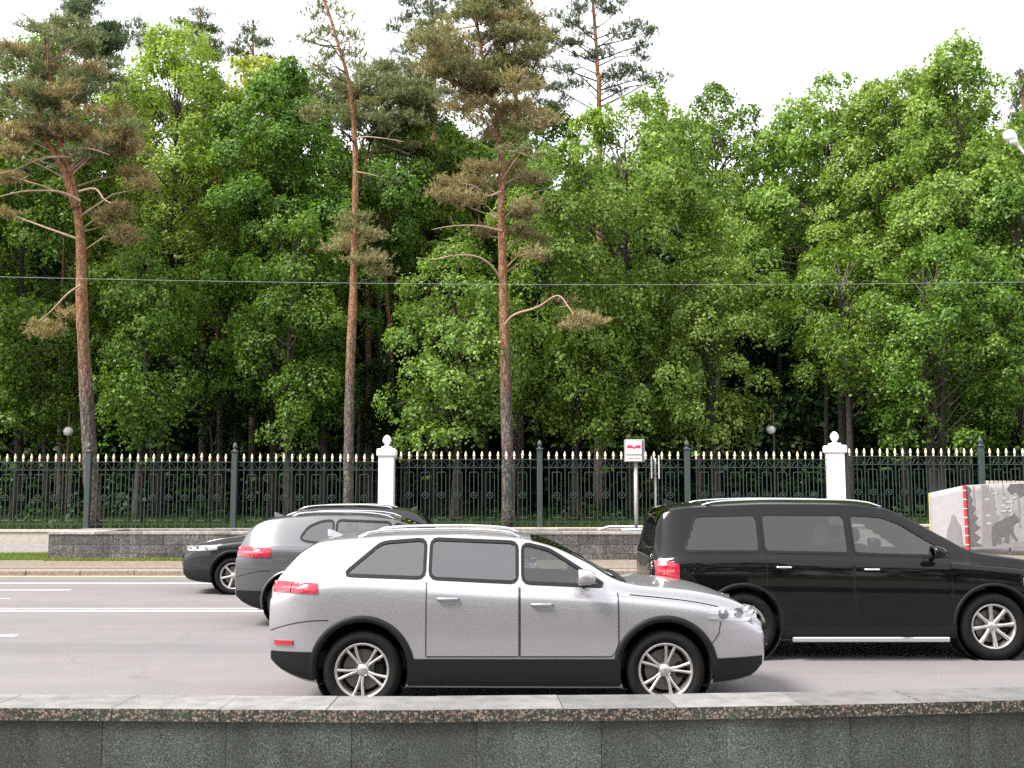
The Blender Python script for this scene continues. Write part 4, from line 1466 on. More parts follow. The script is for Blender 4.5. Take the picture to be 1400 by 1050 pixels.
            # wheel housing
            mb = MB(); yo = W / 2 - 0.03
            prof = [(Ra, yo * side), (Ra, (yo - 0.36) * side), (0.0, (yo - 0.36) * side)]
            mb.lathe(prof, (ax, 0, az), 28, 'y'); mb.obj('wheel_housing', M['gap'], root)
    # lower valances (bumper cladding), tail and head lamps
    for side in (-1, 1):
        xa = c['bumper_r']
        patch_side('rear_bumper_cladding', 0.01, arch_c[0][0] - Ra * 1.02, lambda x: S.f('bottom', x) + 0.03, lambda x: max(S.f('bottom', x) + 0.06, zsill + xa), 0.012, M['plastic'], side, 8, 4)
        patch_side('front_bumper_cladding', arch_c[1][0] + Ra * 1.02, L - 0.01, lambda x: S.f('bottom', x) + 0.03, lambda x: max(S.f('bottom', x) + 0.06, zsill + c['bumper_f']), 0.012, M['plastic'], side, 8, 4)
        t = c['tail']
        tl = patch_side('tail_light', t[0], t[1], lambda x: t[2], lambda x: t[3] - 0.3 * (t[3] - t[2]) * max(0, (x - t[0]) / (t[1] - t[0]) - 0.5), 0.012, M['red_lens'], side, 10, 4)
        lw = t[1] - t[0]; lh = t[3] - t[2]
        patch_side('lens_band', t[0] + 0.02, t[0] + lw * 0.80, lambda x: t[2] + lh * 0.36, lambda x: t[2] + lh * 0.52, 0.0145, M['lens_band'], side, 8, 1, parent=tl)
        patch_side('lens_segment', t[0] + lw * 0.42, t[0] + lw * 0.44, lambda x: t[2] + lh * 0.04, lambda x: t[2] + lh * 0.72, 0.0142, M['gap'], side, 1, 3, parent=tl)
        hh = c['head']
        hl_ = patch_side('headlight', hh[0], hh[1], lambda x: hh[2] + 0.35 * (hh[3] - hh[2]) * (1 - (x - hh[0]) / (hh[1] - hh[0])), lambda x: hh[3] - 0.02 * (x - hh[0]), 0.010, M['clear_lens'], side, 10, 4)
        for q_ in (0.30, 0.62):
            xq = hh[0] + (hh[1] - hh[0]) * q_; zq = hh[2] + (hh[3] - hh[2]) * 0.60; rq = (hh[3] - hh[2]) * 0.30
            patch_side('lamp_reflector', xq - rq * 1.2, xq + rq * 1.2, lambda x: zq - math.sqrt(max(1e-6, rq * rq - ((x - xq) / 1.2) ** 2)), lambda x: zq + math.sqrt(max(1e-6, rq * rq - ((x - xq) / 1.2) ** 2)), 0.013, M['lamp_dark'], side, 10, 2, parent=hl_, edge=False)
        if c.get('reflector'):
            r_ = c['reflector']; patch_side('reflector', r_[0], r_[1], lambda x: r_[2], lambda x: r_[3], 0.018, M['red_lens'], side, 4, 2)
        # fender seam and bumper seams
        fx_ = arch_c[1][0]
        # bonnet shut line
        ribbon([(x, S.f('belt', x) + 0.005) for x in np.linspace(xw1 + 0.1, hh[1] - 0.15, 18)], 0.008, 0.003, M['gap'], 'bonnet_gap', side)
        yb2 = c['bumper_seam']
        ribbon([(x, yb2 - 0.10 * (1 - x / (arch_c[0][0] - Ra * 0.8)) ** 2) for x in np.linspace(0.0, arch_c[0][0] - Ra * 0.72, 12)], 0.008, 0.003, M['gap'], 'bumper_gap', side)
        ribbon([(hh[0] + 0.12, hh[2] + 0.02), (hh[0] + 0.10, hh[2] - 0.08), (hh[0] + 0.04, hh[2] - 0.16), (arch_c[1][0] + Ra * 0.9, hh[2] - 0.20)], 0.008, 0.003, M['gap'], 'bumper_gap', side)
        # fuel flap on one side
        # door mirror
        mx = c['mirror'][0]; mz = c['mirror'][1]
        yy = S.y_at(mx, mz)
        mo = empty('door_mirror', (mx, (yy + 0.02) * side, mz)); mo.parent = root
        mb = MB(); mb.tube([(0, -0.03 * side, 0.0), (0.0, 0.07 * side, 0.04)], [0.03, 0.022], 8); link('mirror_arm', mb.me('mirror_arm', M['plastic'], True), mo)
        mb = MB()
        vs, fs = [], []
        prof = [(-0.055, 0.7), (-0.05, 0.95), (0.0, 1.0), (0.06, 0.85), (0.095, 0.5), (0.105, 0.1)]
        for xx, k in prof:
            for q_ in range(16):
                a = 2 * math.pi * q_ / 16
                ca, sa = math.cos(a), math.sin(a)
                vs.append((xx, (0.14 + 0.105 * k * math.copysign(abs(ca) ** 0.7, ca)) * side, 0.085 + 0.072 * k * math.copysign(abs(sa) ** 0.7, sa)))
        for i in range(len(prof) - 1):
            for q_ in range(16):
                q2 = (q_ + 1) % 16; fs.append((i * 16 + q_, i * 16 + q2, (i + 1) * 16 + q2, (i + 1) * 16 + q_))
        fs.append(tuple(range(16))); fs.append(tuple(range(80, 96)))
        mb.add(vs, fs); link('mirror_shell', mb.me('mirror_shell', paint, True), mo)
        # roof rail
        if c.get('rails', True):
            ra, rb = c['rail']
            mb = MB(); pts = []
            for t_ in np.linspace(0, 1, 16):
                x = ra + (rb - ra) * t_
                r = S.section(x); yv, zv = r[sum(NPER[:9])]
                pts.append((x, (yv - 0.035) * side, zv + 0.012 + 0.035 * min(1, 12 * t_, 12 * (1 - t_))))
            mb.tube(pts, 0.014, 8); mb.obj('roof_rail', c.get('rail_mat', M['chrome']), root, True)
    # grille and plates on the ends
    mb = MB(); zf = c['grille'][0]; zg = c['grille'][1]
    mb.box(L + 0.045, L + 0.085, -W * 0.27, W * 0.27, zf, zg, bev=0.02); mb.obj('grille', M['plastic'], root)
    for k in range(4):
        mb = MB(); z = zf + (zg - zf) * (k + 0.5) / 4; mb.box(L + 0.080, L + 0.095, -W * 0.25, W * 0.25, z - 0.008, z + 0.008); mb.obj('grille_bar', M['chrome'], root)
    mb = MB(); mb.box(-0.062, -0.045, -0.26, 0.26, 0.72, 0.83, bev=0.005); mb.obj('rear_plate', M['white_metal'], root)
    mb = MB(); mb.box(L + 0.07, L + 0.09, -0.26, 0.26, zf - 0.17, zf - 0.06, bev=0.005); mb.obj('front_plate', M['white_metal'], root)
    # antenna fin
    xa = c['backlight'][1] + 0.12; za = S.f('top', xa)
    mb = MB(); mb.add([(xa - 0.08, -0.02, za - 0.005), (xa - 0.08, 0.02, za - 0.005), (xa + 0.10, 0, za - 0.005), (xa - 0.09, 0, za + 0.065), (xa - 0.05, 0, za + 0.06)],
                      [(0, 2, 4, 3), (1, 3, 4, 2), (0, 3, 1), (0, 1, 2)]); mb.obj('antenna_fin', paint, root)
    # cabin
    zfl = 0.45; xc = c['seats']
    mb = MB(); mb.box(0.15, xw1 + 0.15, -W * 0.40, W * 0.40, zfl - 0.1, zfl + 0.05); mb.obj('cabin_floor', M['trim'], root)
    for xx in xc:
        for y in ((-0.38, 0.38) if xx == xc[-1] else (-0.42, 0.0, 0.42)):
            hw_ = 0.25 if xx == xc[-1] else 0.21
            mb = MB()
            mb.box(xx, xx + 0.5, y - hw_, y + hw_, zfl + 0.2, zfl + 0.36, bev=0.05)
            mb.box(xx - 0.10, xx + 0.06, y - hw_, y + hw_, zfl + 0.30, zfl + 0.86, bev=0.05)
            mb.box(xx - 0.12, xx - 0.01, y - 0.12, y + 0.12, zfl + 0.88, zfl + 1.05, bev=0.04)
            mb.obj('seat', M['seat'], root)
    mb = MB(); mb.box(xw1 - 0.42, xw1 - 0.02, -W * 0.38, W * 0.38, zfl + 0.25, S.f('belt', xw1 - 0.3) + 0.02, bev=0.06); mb.obj('dashboard', M['trim'], root)
    mb = MB(); cx, cy, cz = xc[-1] + 0.66, 0.38, zfl + 0.58
    mb.tube([(cx + 0.19 * math.cos(t) * 0.4, cy + 0.19 * math.sin(t), cz + 0.19 * math.cos(t) * 0.92) for t in np.linspace(0, 2 * math.pi, 20)], 0.014, 6, cap=False); mb.obj('steering_wheel', M['plastic'], root)
    # wheels
    rr = c['rim_r']; ns = c.get('spokes', 5)
    tyre = MB(); tw = 0.115
    tyre.lathe([(rr - 0.005, -tw * 0.75), (rr + 0.02, -tw * 0.98), ((rr + Rw) / 2, -tw * 1.08), (Rw - 0.035, -tw), (Rw - 0.008, -tw * 0.82), (Rw, -tw * 0.5), (Rw, tw * 0.5), (Rw - 0.008, tw * 0.82),
                (Rw - 0.035, tw), ((rr + Rw) / 2, tw * 1.08), (rr + 0.02, tw * 0.98), (rr - 0.005, tw * 0.75)], (0, 0, 0), 48, 'y')
    for g_ in (-0.035, 0.0, 0.035):
        tyre.lathe([(Rw + 0.0015, g_ - 0.004), (Rw + 0.0025, g_), (Rw + 0.0015, g_ + 0.004)], (0, 0, 0), 48, 'y')
    tyre_me = tyre.me('tyre', M['rubber'], True)
    rim = MB()
    # outer side is -y
    rim.lathe([(rr, -tw * 0.80), (rr - 0.008, -tw * 0.90), (rr - 0.022, -tw * 0.82), (rr - 0.03, -tw * 0.55), (rr - 0.045, tw * 0.2), (rr - 0.02, tw * 0.75)], (0, 0, 0), 48, 'y')
    for k in range(ns):
        for da in ((-0.14, 0.14) if c.get('twin', True) else (0,)):
            a = 2 * math.pi * k / ns + 0.3
            pts = []
            for t_, yy, wd in ((0.045, -0.055, 0.030), (rr * 0.5, -0.075, 0.020), (rr - 0.02, -tw * 0.78, 0.026)):
                aa = a + da * (t_ / rr) ** 0.8 + (da * 0.4)
                pts.append((t_ * math.cos(aa), yy, t_ * math.sin(aa), wd * (1 if c.get('twin', True) else 1.7), aa))
            vs = []
            for (x, y, z, wd, aa) in pts:
                tx, tz = -math.sin(aa), math.cos(aa)
                for sx, yo in ((-1, 0.03), (-0.8, 0.0), (0.8, 0.0), (1, 0.03)):
                    vs.append((x + tx * wd * sx * 0.6, y + yo, z + tz * wd * sx * 0.6))
            fs = []
            for i in range(2):
                for j in range(3): fs.append((i * 4 + j, i * 4 + j + 1, i * 4 + j + 5, i * 4 + j + 4))
            rim.add(vs, fs)
    rim.lathe([(0.0, -0.075), (0.03, -0.073), (0.055, -0.055), (0.07, -0.03), (0.07, 0.0)], (0, 0, 0), 20, 'y')
    rim_me = rim.me('rim', M['alloy'], True)
    disc = MB(); disc.lathe([(0.06, -0.01), (rr * 0.72, -0.01), (rr * 0.72, 0.015), (0.06, 0.015)], (0, 0, 0), 32, 'y'); disc.lathe([(rr - 0.05, 0.03), (0.0, 0.032)], (0, 0, 0), 32, 'y', 1)
    disc_me = disc.me('brake_disc', [M['steel'], M['gap']])
    cal = MB(); cal.box(rr * 0.40, rr * 0.80, -0.035, 0.03, -0.07, 0.07, bev=0.02); cal_me = cal.me('brake_caliper', M['plastic'])
    for wi, wx in enumerate(wheels):
        for side in (-1, 1):
            we = empty('wheel', (wx, side * (W / 2 - tw - 0.025), Rw)); we.parent = root
            if side > 0: we.rotation_euler.z = math.pi
            link('tyre', tyre_me, we)
            r_ = link('rim', rim_me, we); r_.rotation_euler.y = 0.5 + wi * 0.7 + side
            link('brake_disc', disc_me, we); link('brake_caliper', cal_me, we)
    return root


silver = dict(dark_glass=M['glass_sky'], bumper_seam=0.80, L=4.46, W=1.86, tyre_r=0.352, rim_r=0.248, wheels=(0.84, 3.55), sill=0.46, bumper_r=0.06, bumper_f=0.0, tumble=0.19, step=0.028,
    top=[(0, 1.10), (0.04, 1.17), (0.14, 1.30), (0.27, 1.43), (0.42, 1.505), (0.7, 1.535), (1.15, 1.57), (1.65, 1.578), (2.15, 1.555), (2.5, 1.48), (2.85, 1.32), (3.15, 1.145), (3.32, 1.105), (3.7, 1.07), (4.0, 1.02), (4.25, 0.94), (4.40, 0.84), (4.46, 0.76)],
    belt=[(0, 1.00), (0.3, 1.12), (0.65, 1.155), (1.2, 1.135), (2.0, 1.085), (2.9, 1.04), (3.3, 1.005), (3.8, 0.95), (4.2, 0.85), (4.46, 0.70)],
    bottom=[(0, 0.42), (0.1, 0.34), (0.4, 0.24), (0.9, 0.20), (3.4, 0.19), (4.0, 0.22), (4.35, 0.27), (4.46, 0.36)],
    side_windows=[[(0.66, 1.195), (1.38, 1.170), (1.38, 1.500), (0.98, 1.470)], [(1.44, 1.168), (2.22, 1.130), (2.22, 1.470), (1.44, 1.502)], [(2.28, 1.127), (3.02, 1.095), (2.52, 1.405), (2.28, 1.462)]],
    dark_w=(0, 1), windshield=(2.36, 3.14), backlight=(0.09, 0.33), doors=[(1.05, 1.40), (1.41, 2.24), (2.25, 3.13)][1:] ,
    tail=(0.0, 0.44, 1.035, 1.130), head=(3.93, 4.42, 0.76, 0.90), reflector=(0.05, 0.22, 0.58, 0.62), mirror=(2.82, 1.10), rail=(0.75, 2.25), grille=(0.50, 0.74), seats=(1.25, 2.05))
blackc = dict(spokes=8, twin=False, bumper_seam=0.78, L=5.02, W=2.0, tyre_r=0.385, rim_r=0.262, wheels=(1.00, 3.90), sill=0.40, bumper_r=0.0, bumper_f=0.0, tumble=0.17, step=0.035,
    top=[(0, 1.25), (0.03, 1.45), (0.07, 1.63), (0.14, 1.735), (0.32, 1.785), (0.8, 1.82), (1.5, 1.845), (2.2, 1.84), (2.75, 1.79), (3.05, 1.66), (3.45, 1.42), (3.72, 1.26), (3.9, 1.215), (4.3, 1.16), (4.7, 1.07), (4.92, 0.96), (5.02, 0.85)],
    belt=[(0, 1.12), (0.4, 1.19), (1.0, 1.20), (2.0, 1.18), (3.2, 1.145), (3.8, 1.10), (4.4, 1.04), (4.8, 0.95), (5.02, 0.80)],
    bottom=[(0, 0.42), (0.1, 0.36), (0.5, 0.28), (1.0, 0.24), (4.0, 0.23), (4.6, 0.26), (4.9, 0.30), (5.02, 0.40)],
    side_windows=[[(0.34, 1.25), (1.22, 1.245), (1.22, 1.665), (0.50, 1.65)], [(1.28, 1.245), (2.26, 1.222), (2.26, 1.665), (1.28, 1.67)], [(2.33, 1.22), (3.50, 1.19), (2.92, 1.56), (2.70, 1.64), (2.33, 1.662)]],
    dark_w=(0, 1, ), windshield=(2.86, 3.72), backlight=(0.05, 0.20), doors=[(1.28, 2.28), (2.30, 3.42)], dark_glass=M['glass_black'], handle_mat=M['chrome'],
    tail=(0.0, 0.27, 0.93, 1.13), head=(4.25, 4.93, 0.80, 0.95), mirror=(3.22, 1.16), rail=(0.6, 2.75), grille=(0.50, 0.85), seats=(1.0, 1.75, 2.55), sill_bar=True, clad=True, lip=0.03)
greyc = dict(silver, spokes=7, twin=False, L=4.42, W=1.82, step=0.045, wheels=(0.82, 3.50), tail=(0.0, 0.52, 1.00, 1.14), clad=False, lip=0.02,
    top=[(0, 1.08), (0.04, 1.20), (0.12, 1.36), (0.25, 1.49), (0.42, 1.555), (0.8, 1.60), (1.25, 1.625), (1.75, 1.62), (2.2, 1.57), (2.55, 1.46), (2.9, 1.28), (3.15, 1.14), (3.32, 1.105), (3.7, 1.07), (4.0, 1.02), (4.25, 0.94), (4.37, 0.84), (4.42, 0.76)],
    side_windows=[[(0.92, 1.26), (1.02, 1.22), (1.38, 1.19), (1.38, 1.515), (1.2, 1.50), (1.02, 1.42)], [(1.44, 1.185), (2.22, 1.140), (2.22, 1.485), (1.44, 1.517)], [(2.28, 1.137), (3.02, 1.10), (2.55, 1.40), (2.28, 1.475)]],
    head=(3.9, 4.38, 0.76, 0.90), reflector=None)
farc = dict(silver, spokes=6, twin=False, L=4.75, W=1.86, step=0.05, wheels=(0.95, 3.75), tail=(0.0, 0.4, 1.00, 1.12), clad=True,
    top=[(0, 1.10), (0.04, 1.20), (0.14, 1.36), (0.27, 1.50), (0.45, 1.585), (0.9, 1.64), (1.5, 1.67), (2.1, 1.665), (2.6, 1.61), (2.95, 1.47), (3.3, 1.28), (3.5, 1.16), (3.65, 1.12), (4.0, 1.07), (4.3, 1.01), (4.55, 0.93), (4.70, 0.82), (4.75, 0.76)],
    belt=[(0, 1.00), (0.3, 1.12), (0.65, 1.155), (1.2, 1.14), (2.0, 1.10), (3.2, 1.06), (3.6, 1.01), (4.1, 0.95), (4.5, 0.85), (4.75, 0.70)],
    bottom=[(0, 0.42), (0.1, 0.34), (0.4, 0.24), (0.9, 0.20), (3.7, 0.19), (4.3, 0.22), (4.65, 0.27), (4.75, 0.36)],
    side_windows=[[(0.50, 1.22), (1.42, 1.20), (1.42, 1.56), (0.80, 1.52)], [(1.48, 1.198), (2.42, 1.165), (2.42, 1.555), (1.48, 1.562)], [(2.48, 1.16), (3.34, 1.12), (2.80, 1.46), (2.48, 1.552)]],
    windshield=(2.75, 3.48), head=(4.05, 4.72, 0.80, 0.92), doors=[(1.45, 2.44), (2.46, 3.4)], mirror=(3.1, 1.13), rail=(0.8, 2.6), seats=(1.3, 2.2), reflector=None)

def place_x(px, y): return P(px, 850, y).x
YS = 9.62
build_car('car', silver, place_x(366, YS), YS, 1, M['silver'], 'silver crossover nearest the wall, driving to the right, red tail light at left')
YK = 12.45
build_car('car', blackc, place_x(899, YK), YK, 1, M['black_paint'], 'large black vehicle with tall roof, partly cut by the right picture edge')
YG_ = 15.45
build_car('car', greyc, place_x(318, YG_), YG_, 1, M['charcoal'], 'charcoal hatchback mostly hidden behind the silver car, red tail light showing')
YA = 20.2
build_car('car', farc, place_x(243, YA), YA, -1, M['deep_grey'], 'dark crossover in the farthest lane heading left, its bonnet at left')

# ================================================================== TREES
NR = np.random.default_rng(11)


def unit(a):
    return a / np.maximum(np.linalg.norm(a, axis=-1, keepdims=True), 1e-9)


def leaf_quads(c, n, size, rs):
    """kite shaped, slightly folded leaves at points c with normals n"""
    k = len(c)
    t = unit(np.cross(n, unit(rs.normal(size=(k, 3)))))
    # leaves hang: bend the tip downwards
    t[:, 2] -= 0.45
    t = unit(t)
    b = unit(np.cross(n, t))
    s = size * rs.uniform(0.65, 1.25, (k, 1))
    v = np.empty((k, 4, 3), np.float32)
    v[:, 0] = c - t * s * 0.5
    v[:, 1] = c - b * s * 0.42 + n * s * 0.10
    v[:, 2] = c + t * s * 0.55 - n * s * 0.10
    v[:, 3] = c + b * s * 0.42 + n * s * 0.10
    return v.reshape(-1, 3)


def spray_leaves(cent, outd, rad, n_leaf, size, rs, droop=0.55):
    """cent (k,3), outward dirs (k,3) -> leaves spread over drooping sprays"""
    k = len(cent)
    up = np.array([0, 0, 1.0])
    side = unit(np.cross(outd, up) + 1e-4)
    a = rs.uniform(-1, 1, (k, n_leaf)); b = rs.normal(0, 0.42, (k, n_leaf))
    b *= (1.05 - 0.55 * np.abs(a))
    rad = np.asarray(rad).reshape(-1, 1)
    h = -droop * (a * 0.5 + 0.5) ** 2 - 0.35 * b ** 2 + rs.normal(0, 0.13, (k, n_leaf))
    p = (cent[:, None, :] + outd[:, None, :] * (a * rad)[..., None] + side[:, None, :] * (b * rad)[..., None])
    p[..., 2] += h * rad
    nrm = up[None, None, :] * 0.55 + outd[:, None, :] * (0.65 + 0.4 * a[..., None]) + side[:, None, :] * b[..., None] * 0.5 + rs.normal(0, 0.45, (k, n_leaf, 3))
    nrm = unit(nrm)
    return leaf_quads(p.reshape(-1, 3), nrm.reshape(-1, 3), size, rs)


def quad_faces(nv):
    return np.arange(nv, dtype=np.int32).reshape(-1, 4)


def lime_tree(x, y, top, bottom, rad, seed, mat, label, dens=1.0, trunk_r=0.17, lean=(0, 0), leaf=0.115, peak=0.42, group=None, spire=0.0,
              name='lime_tree', z0=0.78, prob=None, forks=1, twigs=True):
    """tree with its crown between heights bottom and top"""
    rs = np.random.default_rng(seed)
    r_ = random.Random(seed)
    H = top - bottom
    root = empty(name, (x, y, z0), label=label, cat='tree', group=group)
    # crown envelope
    ph = rs.uniform(0, 6.28, 6); am = rs.uniform(0.08, 0.2, 6)
    def env(t, th):
        base = np.where(t < peak, np.sqrt(np.clip(1 - ((peak - t) / (peak + 0.10)) ** 2, 0, 1)), np.clip(1 - ((t - peak) / (1 - peak)) ** (1.7 + spire), 0, 1) ** (0.62 + 0.3 * spire))
        w = 1 + am[0] * np.sin(2 * th + ph[0] + 3 * t) + am[1] * np.sin(3 * th + ph[1] - 5 * t) + am[2] * np.sin(5 * th + ph[2] + 9 * t) + 0.10 * np.sin(13 * t + ph[3] + th)
        return base * w
    def axis(t):   # axis of the trunk at absolute height z (relative to root)
        return np.array([lean[0] * t + 0.15 * math.sin(3 * t + ph[4]), lean[1] * t, 0])
    area = math.pi * rad * H * 1.25
    lob_r = 0.78
    nl = int(dens * area / 0.95)
    t = rs.beta(1.25, 1.15, nl * 3); th = rs.uniform(0, 2 * math.pi, nl * 3)
    e = env(t, th)
    ok = rs.random(nl * 3) < (e + 0.12)
    t, th, e = t[ok][:nl], th[ok][:nl], e[ok][:nl]
    q = rs.random(len(t)) ** 0.32
    rr = rad * e * q
    cx = rr * np.cos(th); cy = rr * np.sin(th)
    lean_x = lean[0] * t
    L = np.stack([cx + lean_x, cy + lean[1] * t, bottom - z0 + t * H], 1)
    outd = np.stack([np.cos(th), np.sin(th), np.full(len(th), 0.15)], 1)
    lr = lob_r * rs.uniform(0.55, 1.3, len(t))
    # rosettes of leaves over each domed lobe
    ns, nleaf = (18, 22) if y < 42 else (16, 13)
    if y >= 42 and leaf < 0.15: leaf = leaf * 1.22
    k_ = len(t)
    dv = rs.normal(size=(k_, ns, 3)); dv[..., 2] = np.abs(dv[..., 2]) * 1.0 - 0.35
    dv = unit(unit(dv) + outd[:, None, :] * 0.55)
    sc = L[:, None, :] + dv * (lr[:, None, None] * rs.uniform(0.55, 1.05, (k_, ns, 1))) * np.array([1.0, 1.0, 0.85])
    sc = sc.reshape(-1, 3); so = dv.reshape(-1, 3)
    kk = len(sc)
    rr_s = rs.uniform(0.13, 0.30, (kk, 1, 1))
    off = rs.normal(0, 0.62, (kk, nleaf, 3)) * rr_s
    off -= so[:, None, :] * np.sum(off * so[:, None, :], -1, keepdims=True) * 0.6
    off[..., 2] -= 0.9 * np.sum(off[..., :2] ** 2, -1) / rr_s[..., 0]
    pos = sc[:, None, :] + off
    nrm = unit(so[:, None, :] * 0.75 + np.array([0, 0, 0.45]) + off / rr_s * 0.35 + rs.normal(0, 0.38, (kk, nleaf, 3)))
    V = leaf_quads(pos.reshape(-1, 3), nrm.reshape(-1, 3), leaf, rs)
    # a few hanging tails at the lower rim
    low = np.where((t < 0.30) & (q > 0.7))[0]
    if len(low):
        k = len(low)
        tails = np.repeat(L[low], 4, axis=0) + rs.normal(0, 0.30, (k * 4, 3))
        tails[:, 2] -= rs.uniform(0.2, 0.9, k * 4)
        V2 = spray_leaves(tails, np.repeat(outd[low], 4, axis=0), rs.uniform(0.15, 0.3, k * 4), 14, leaf, rs)
        V = np.vstack([V, V2])
    link('crown', mesh_np('crown', V, quad_faces(len(V)), mat), root)
    # trunk, limbs
    mb = MB()
    zt = bottom - z0 + H * 0.86
    for f_ in range(forks):
        off = (f_ - (forks - 1) / 2) * 0.55
        pts, rads = [], []
        for k in range(13):
            s = k / 12
            w = 0.10 * math.sin(4.2 * s + ph[4] + f_) * (1 if k else 0)
            pts.append((lean[0] * s * 0.86 + w + off * s * 1.0 + off * 0.35, lean[1] * s * 0.86 + 0.06 * math.cos(5 * s + ph[5]), -0.1 + (zt + 0.1) * s))
            rads.append(trunk_r * (1.35 if k == 0 else 1.0) * (1 - 0.88 * s) ** 1.25 + 0.012)
        mb.tube(pts, rads, 9)
    link('trunk', mb.me('trunk', M['bark_lime'], True), root)
    if twigs:
        mb = MB()
        idx = rs.permutation(len(L))[:min(len(L), 90)]
        for k in idx:
            p = L[k]
            s = min(0.9, max(0.10, (p[2] - 0.22 * rr[k] - 0.5) / zt))
            a = np.array([lean[0] * s * 0.86 + 0.10 * math.sin(4.2 * s + ph[4]), lean[1] * s * 0.86, zt * s])
            mid = a * 0.45 + p * 0.55 + np.array([0, 0, 0.35 + 0.1 * rr[k]]) + rs.normal(0, 0.12, 3)
            end = p + np.array([0, 0, -0.15]) + outd[k] * 0.3
            r0 = 0.02 + 0.011 * rr[k]
            q1 = a * 0.75 + mid * 0.25 + rs.normal(0, 0.05, 3)
            mb.tube([a, q1, mid, p, end], [r0, r0 * 0.85, r0 * 0.6, r0 * 0.35, 0.005], 4, cap=False)
        link('branches', mb.me('branches', M['twig'], True), root, kind='stuff')
    return root


def px_tree(px, D, top, hw, bottom, seed, mat, label, **kw):
    """placed from where its crown centre, top and lower rim are seen"""
    x = P(px, 671, D).x
    zt = P(px, top, D).z; zb = P(px, bottom, D).z
    return lime_tree(x, D, zt, zb, hw * D / F, seed, M[mat], label, **kw)


def tufts(c, main, length, rs, n=10, width=0.028):
    """needle shoots: n thin triangles about each point"""
    k = len(c)
    d = unit(main[:, None, :] * 0.9 + rs.normal(0, 0.62, (k, n, 3)))
    s = unit(np.cross(d, rs.normal(size=(k, n, 3))))
    base = c[:, None, :] + main[:, None, :] * rs.uniform(-0.6, 0.5, (k, n, 1)) * length
    ln = length * rs.uniform(0.6, 1.15, (k, n, 1))
    v = np.empty((k, n, 3, 3), np.float32)
    v[:, :, 0] = base - s * width * 0.5
    v[:, :, 1] = base + s * width * 0.5
    v[:, :, 2] = base + d * ln
    return v.reshape(-1, 3)


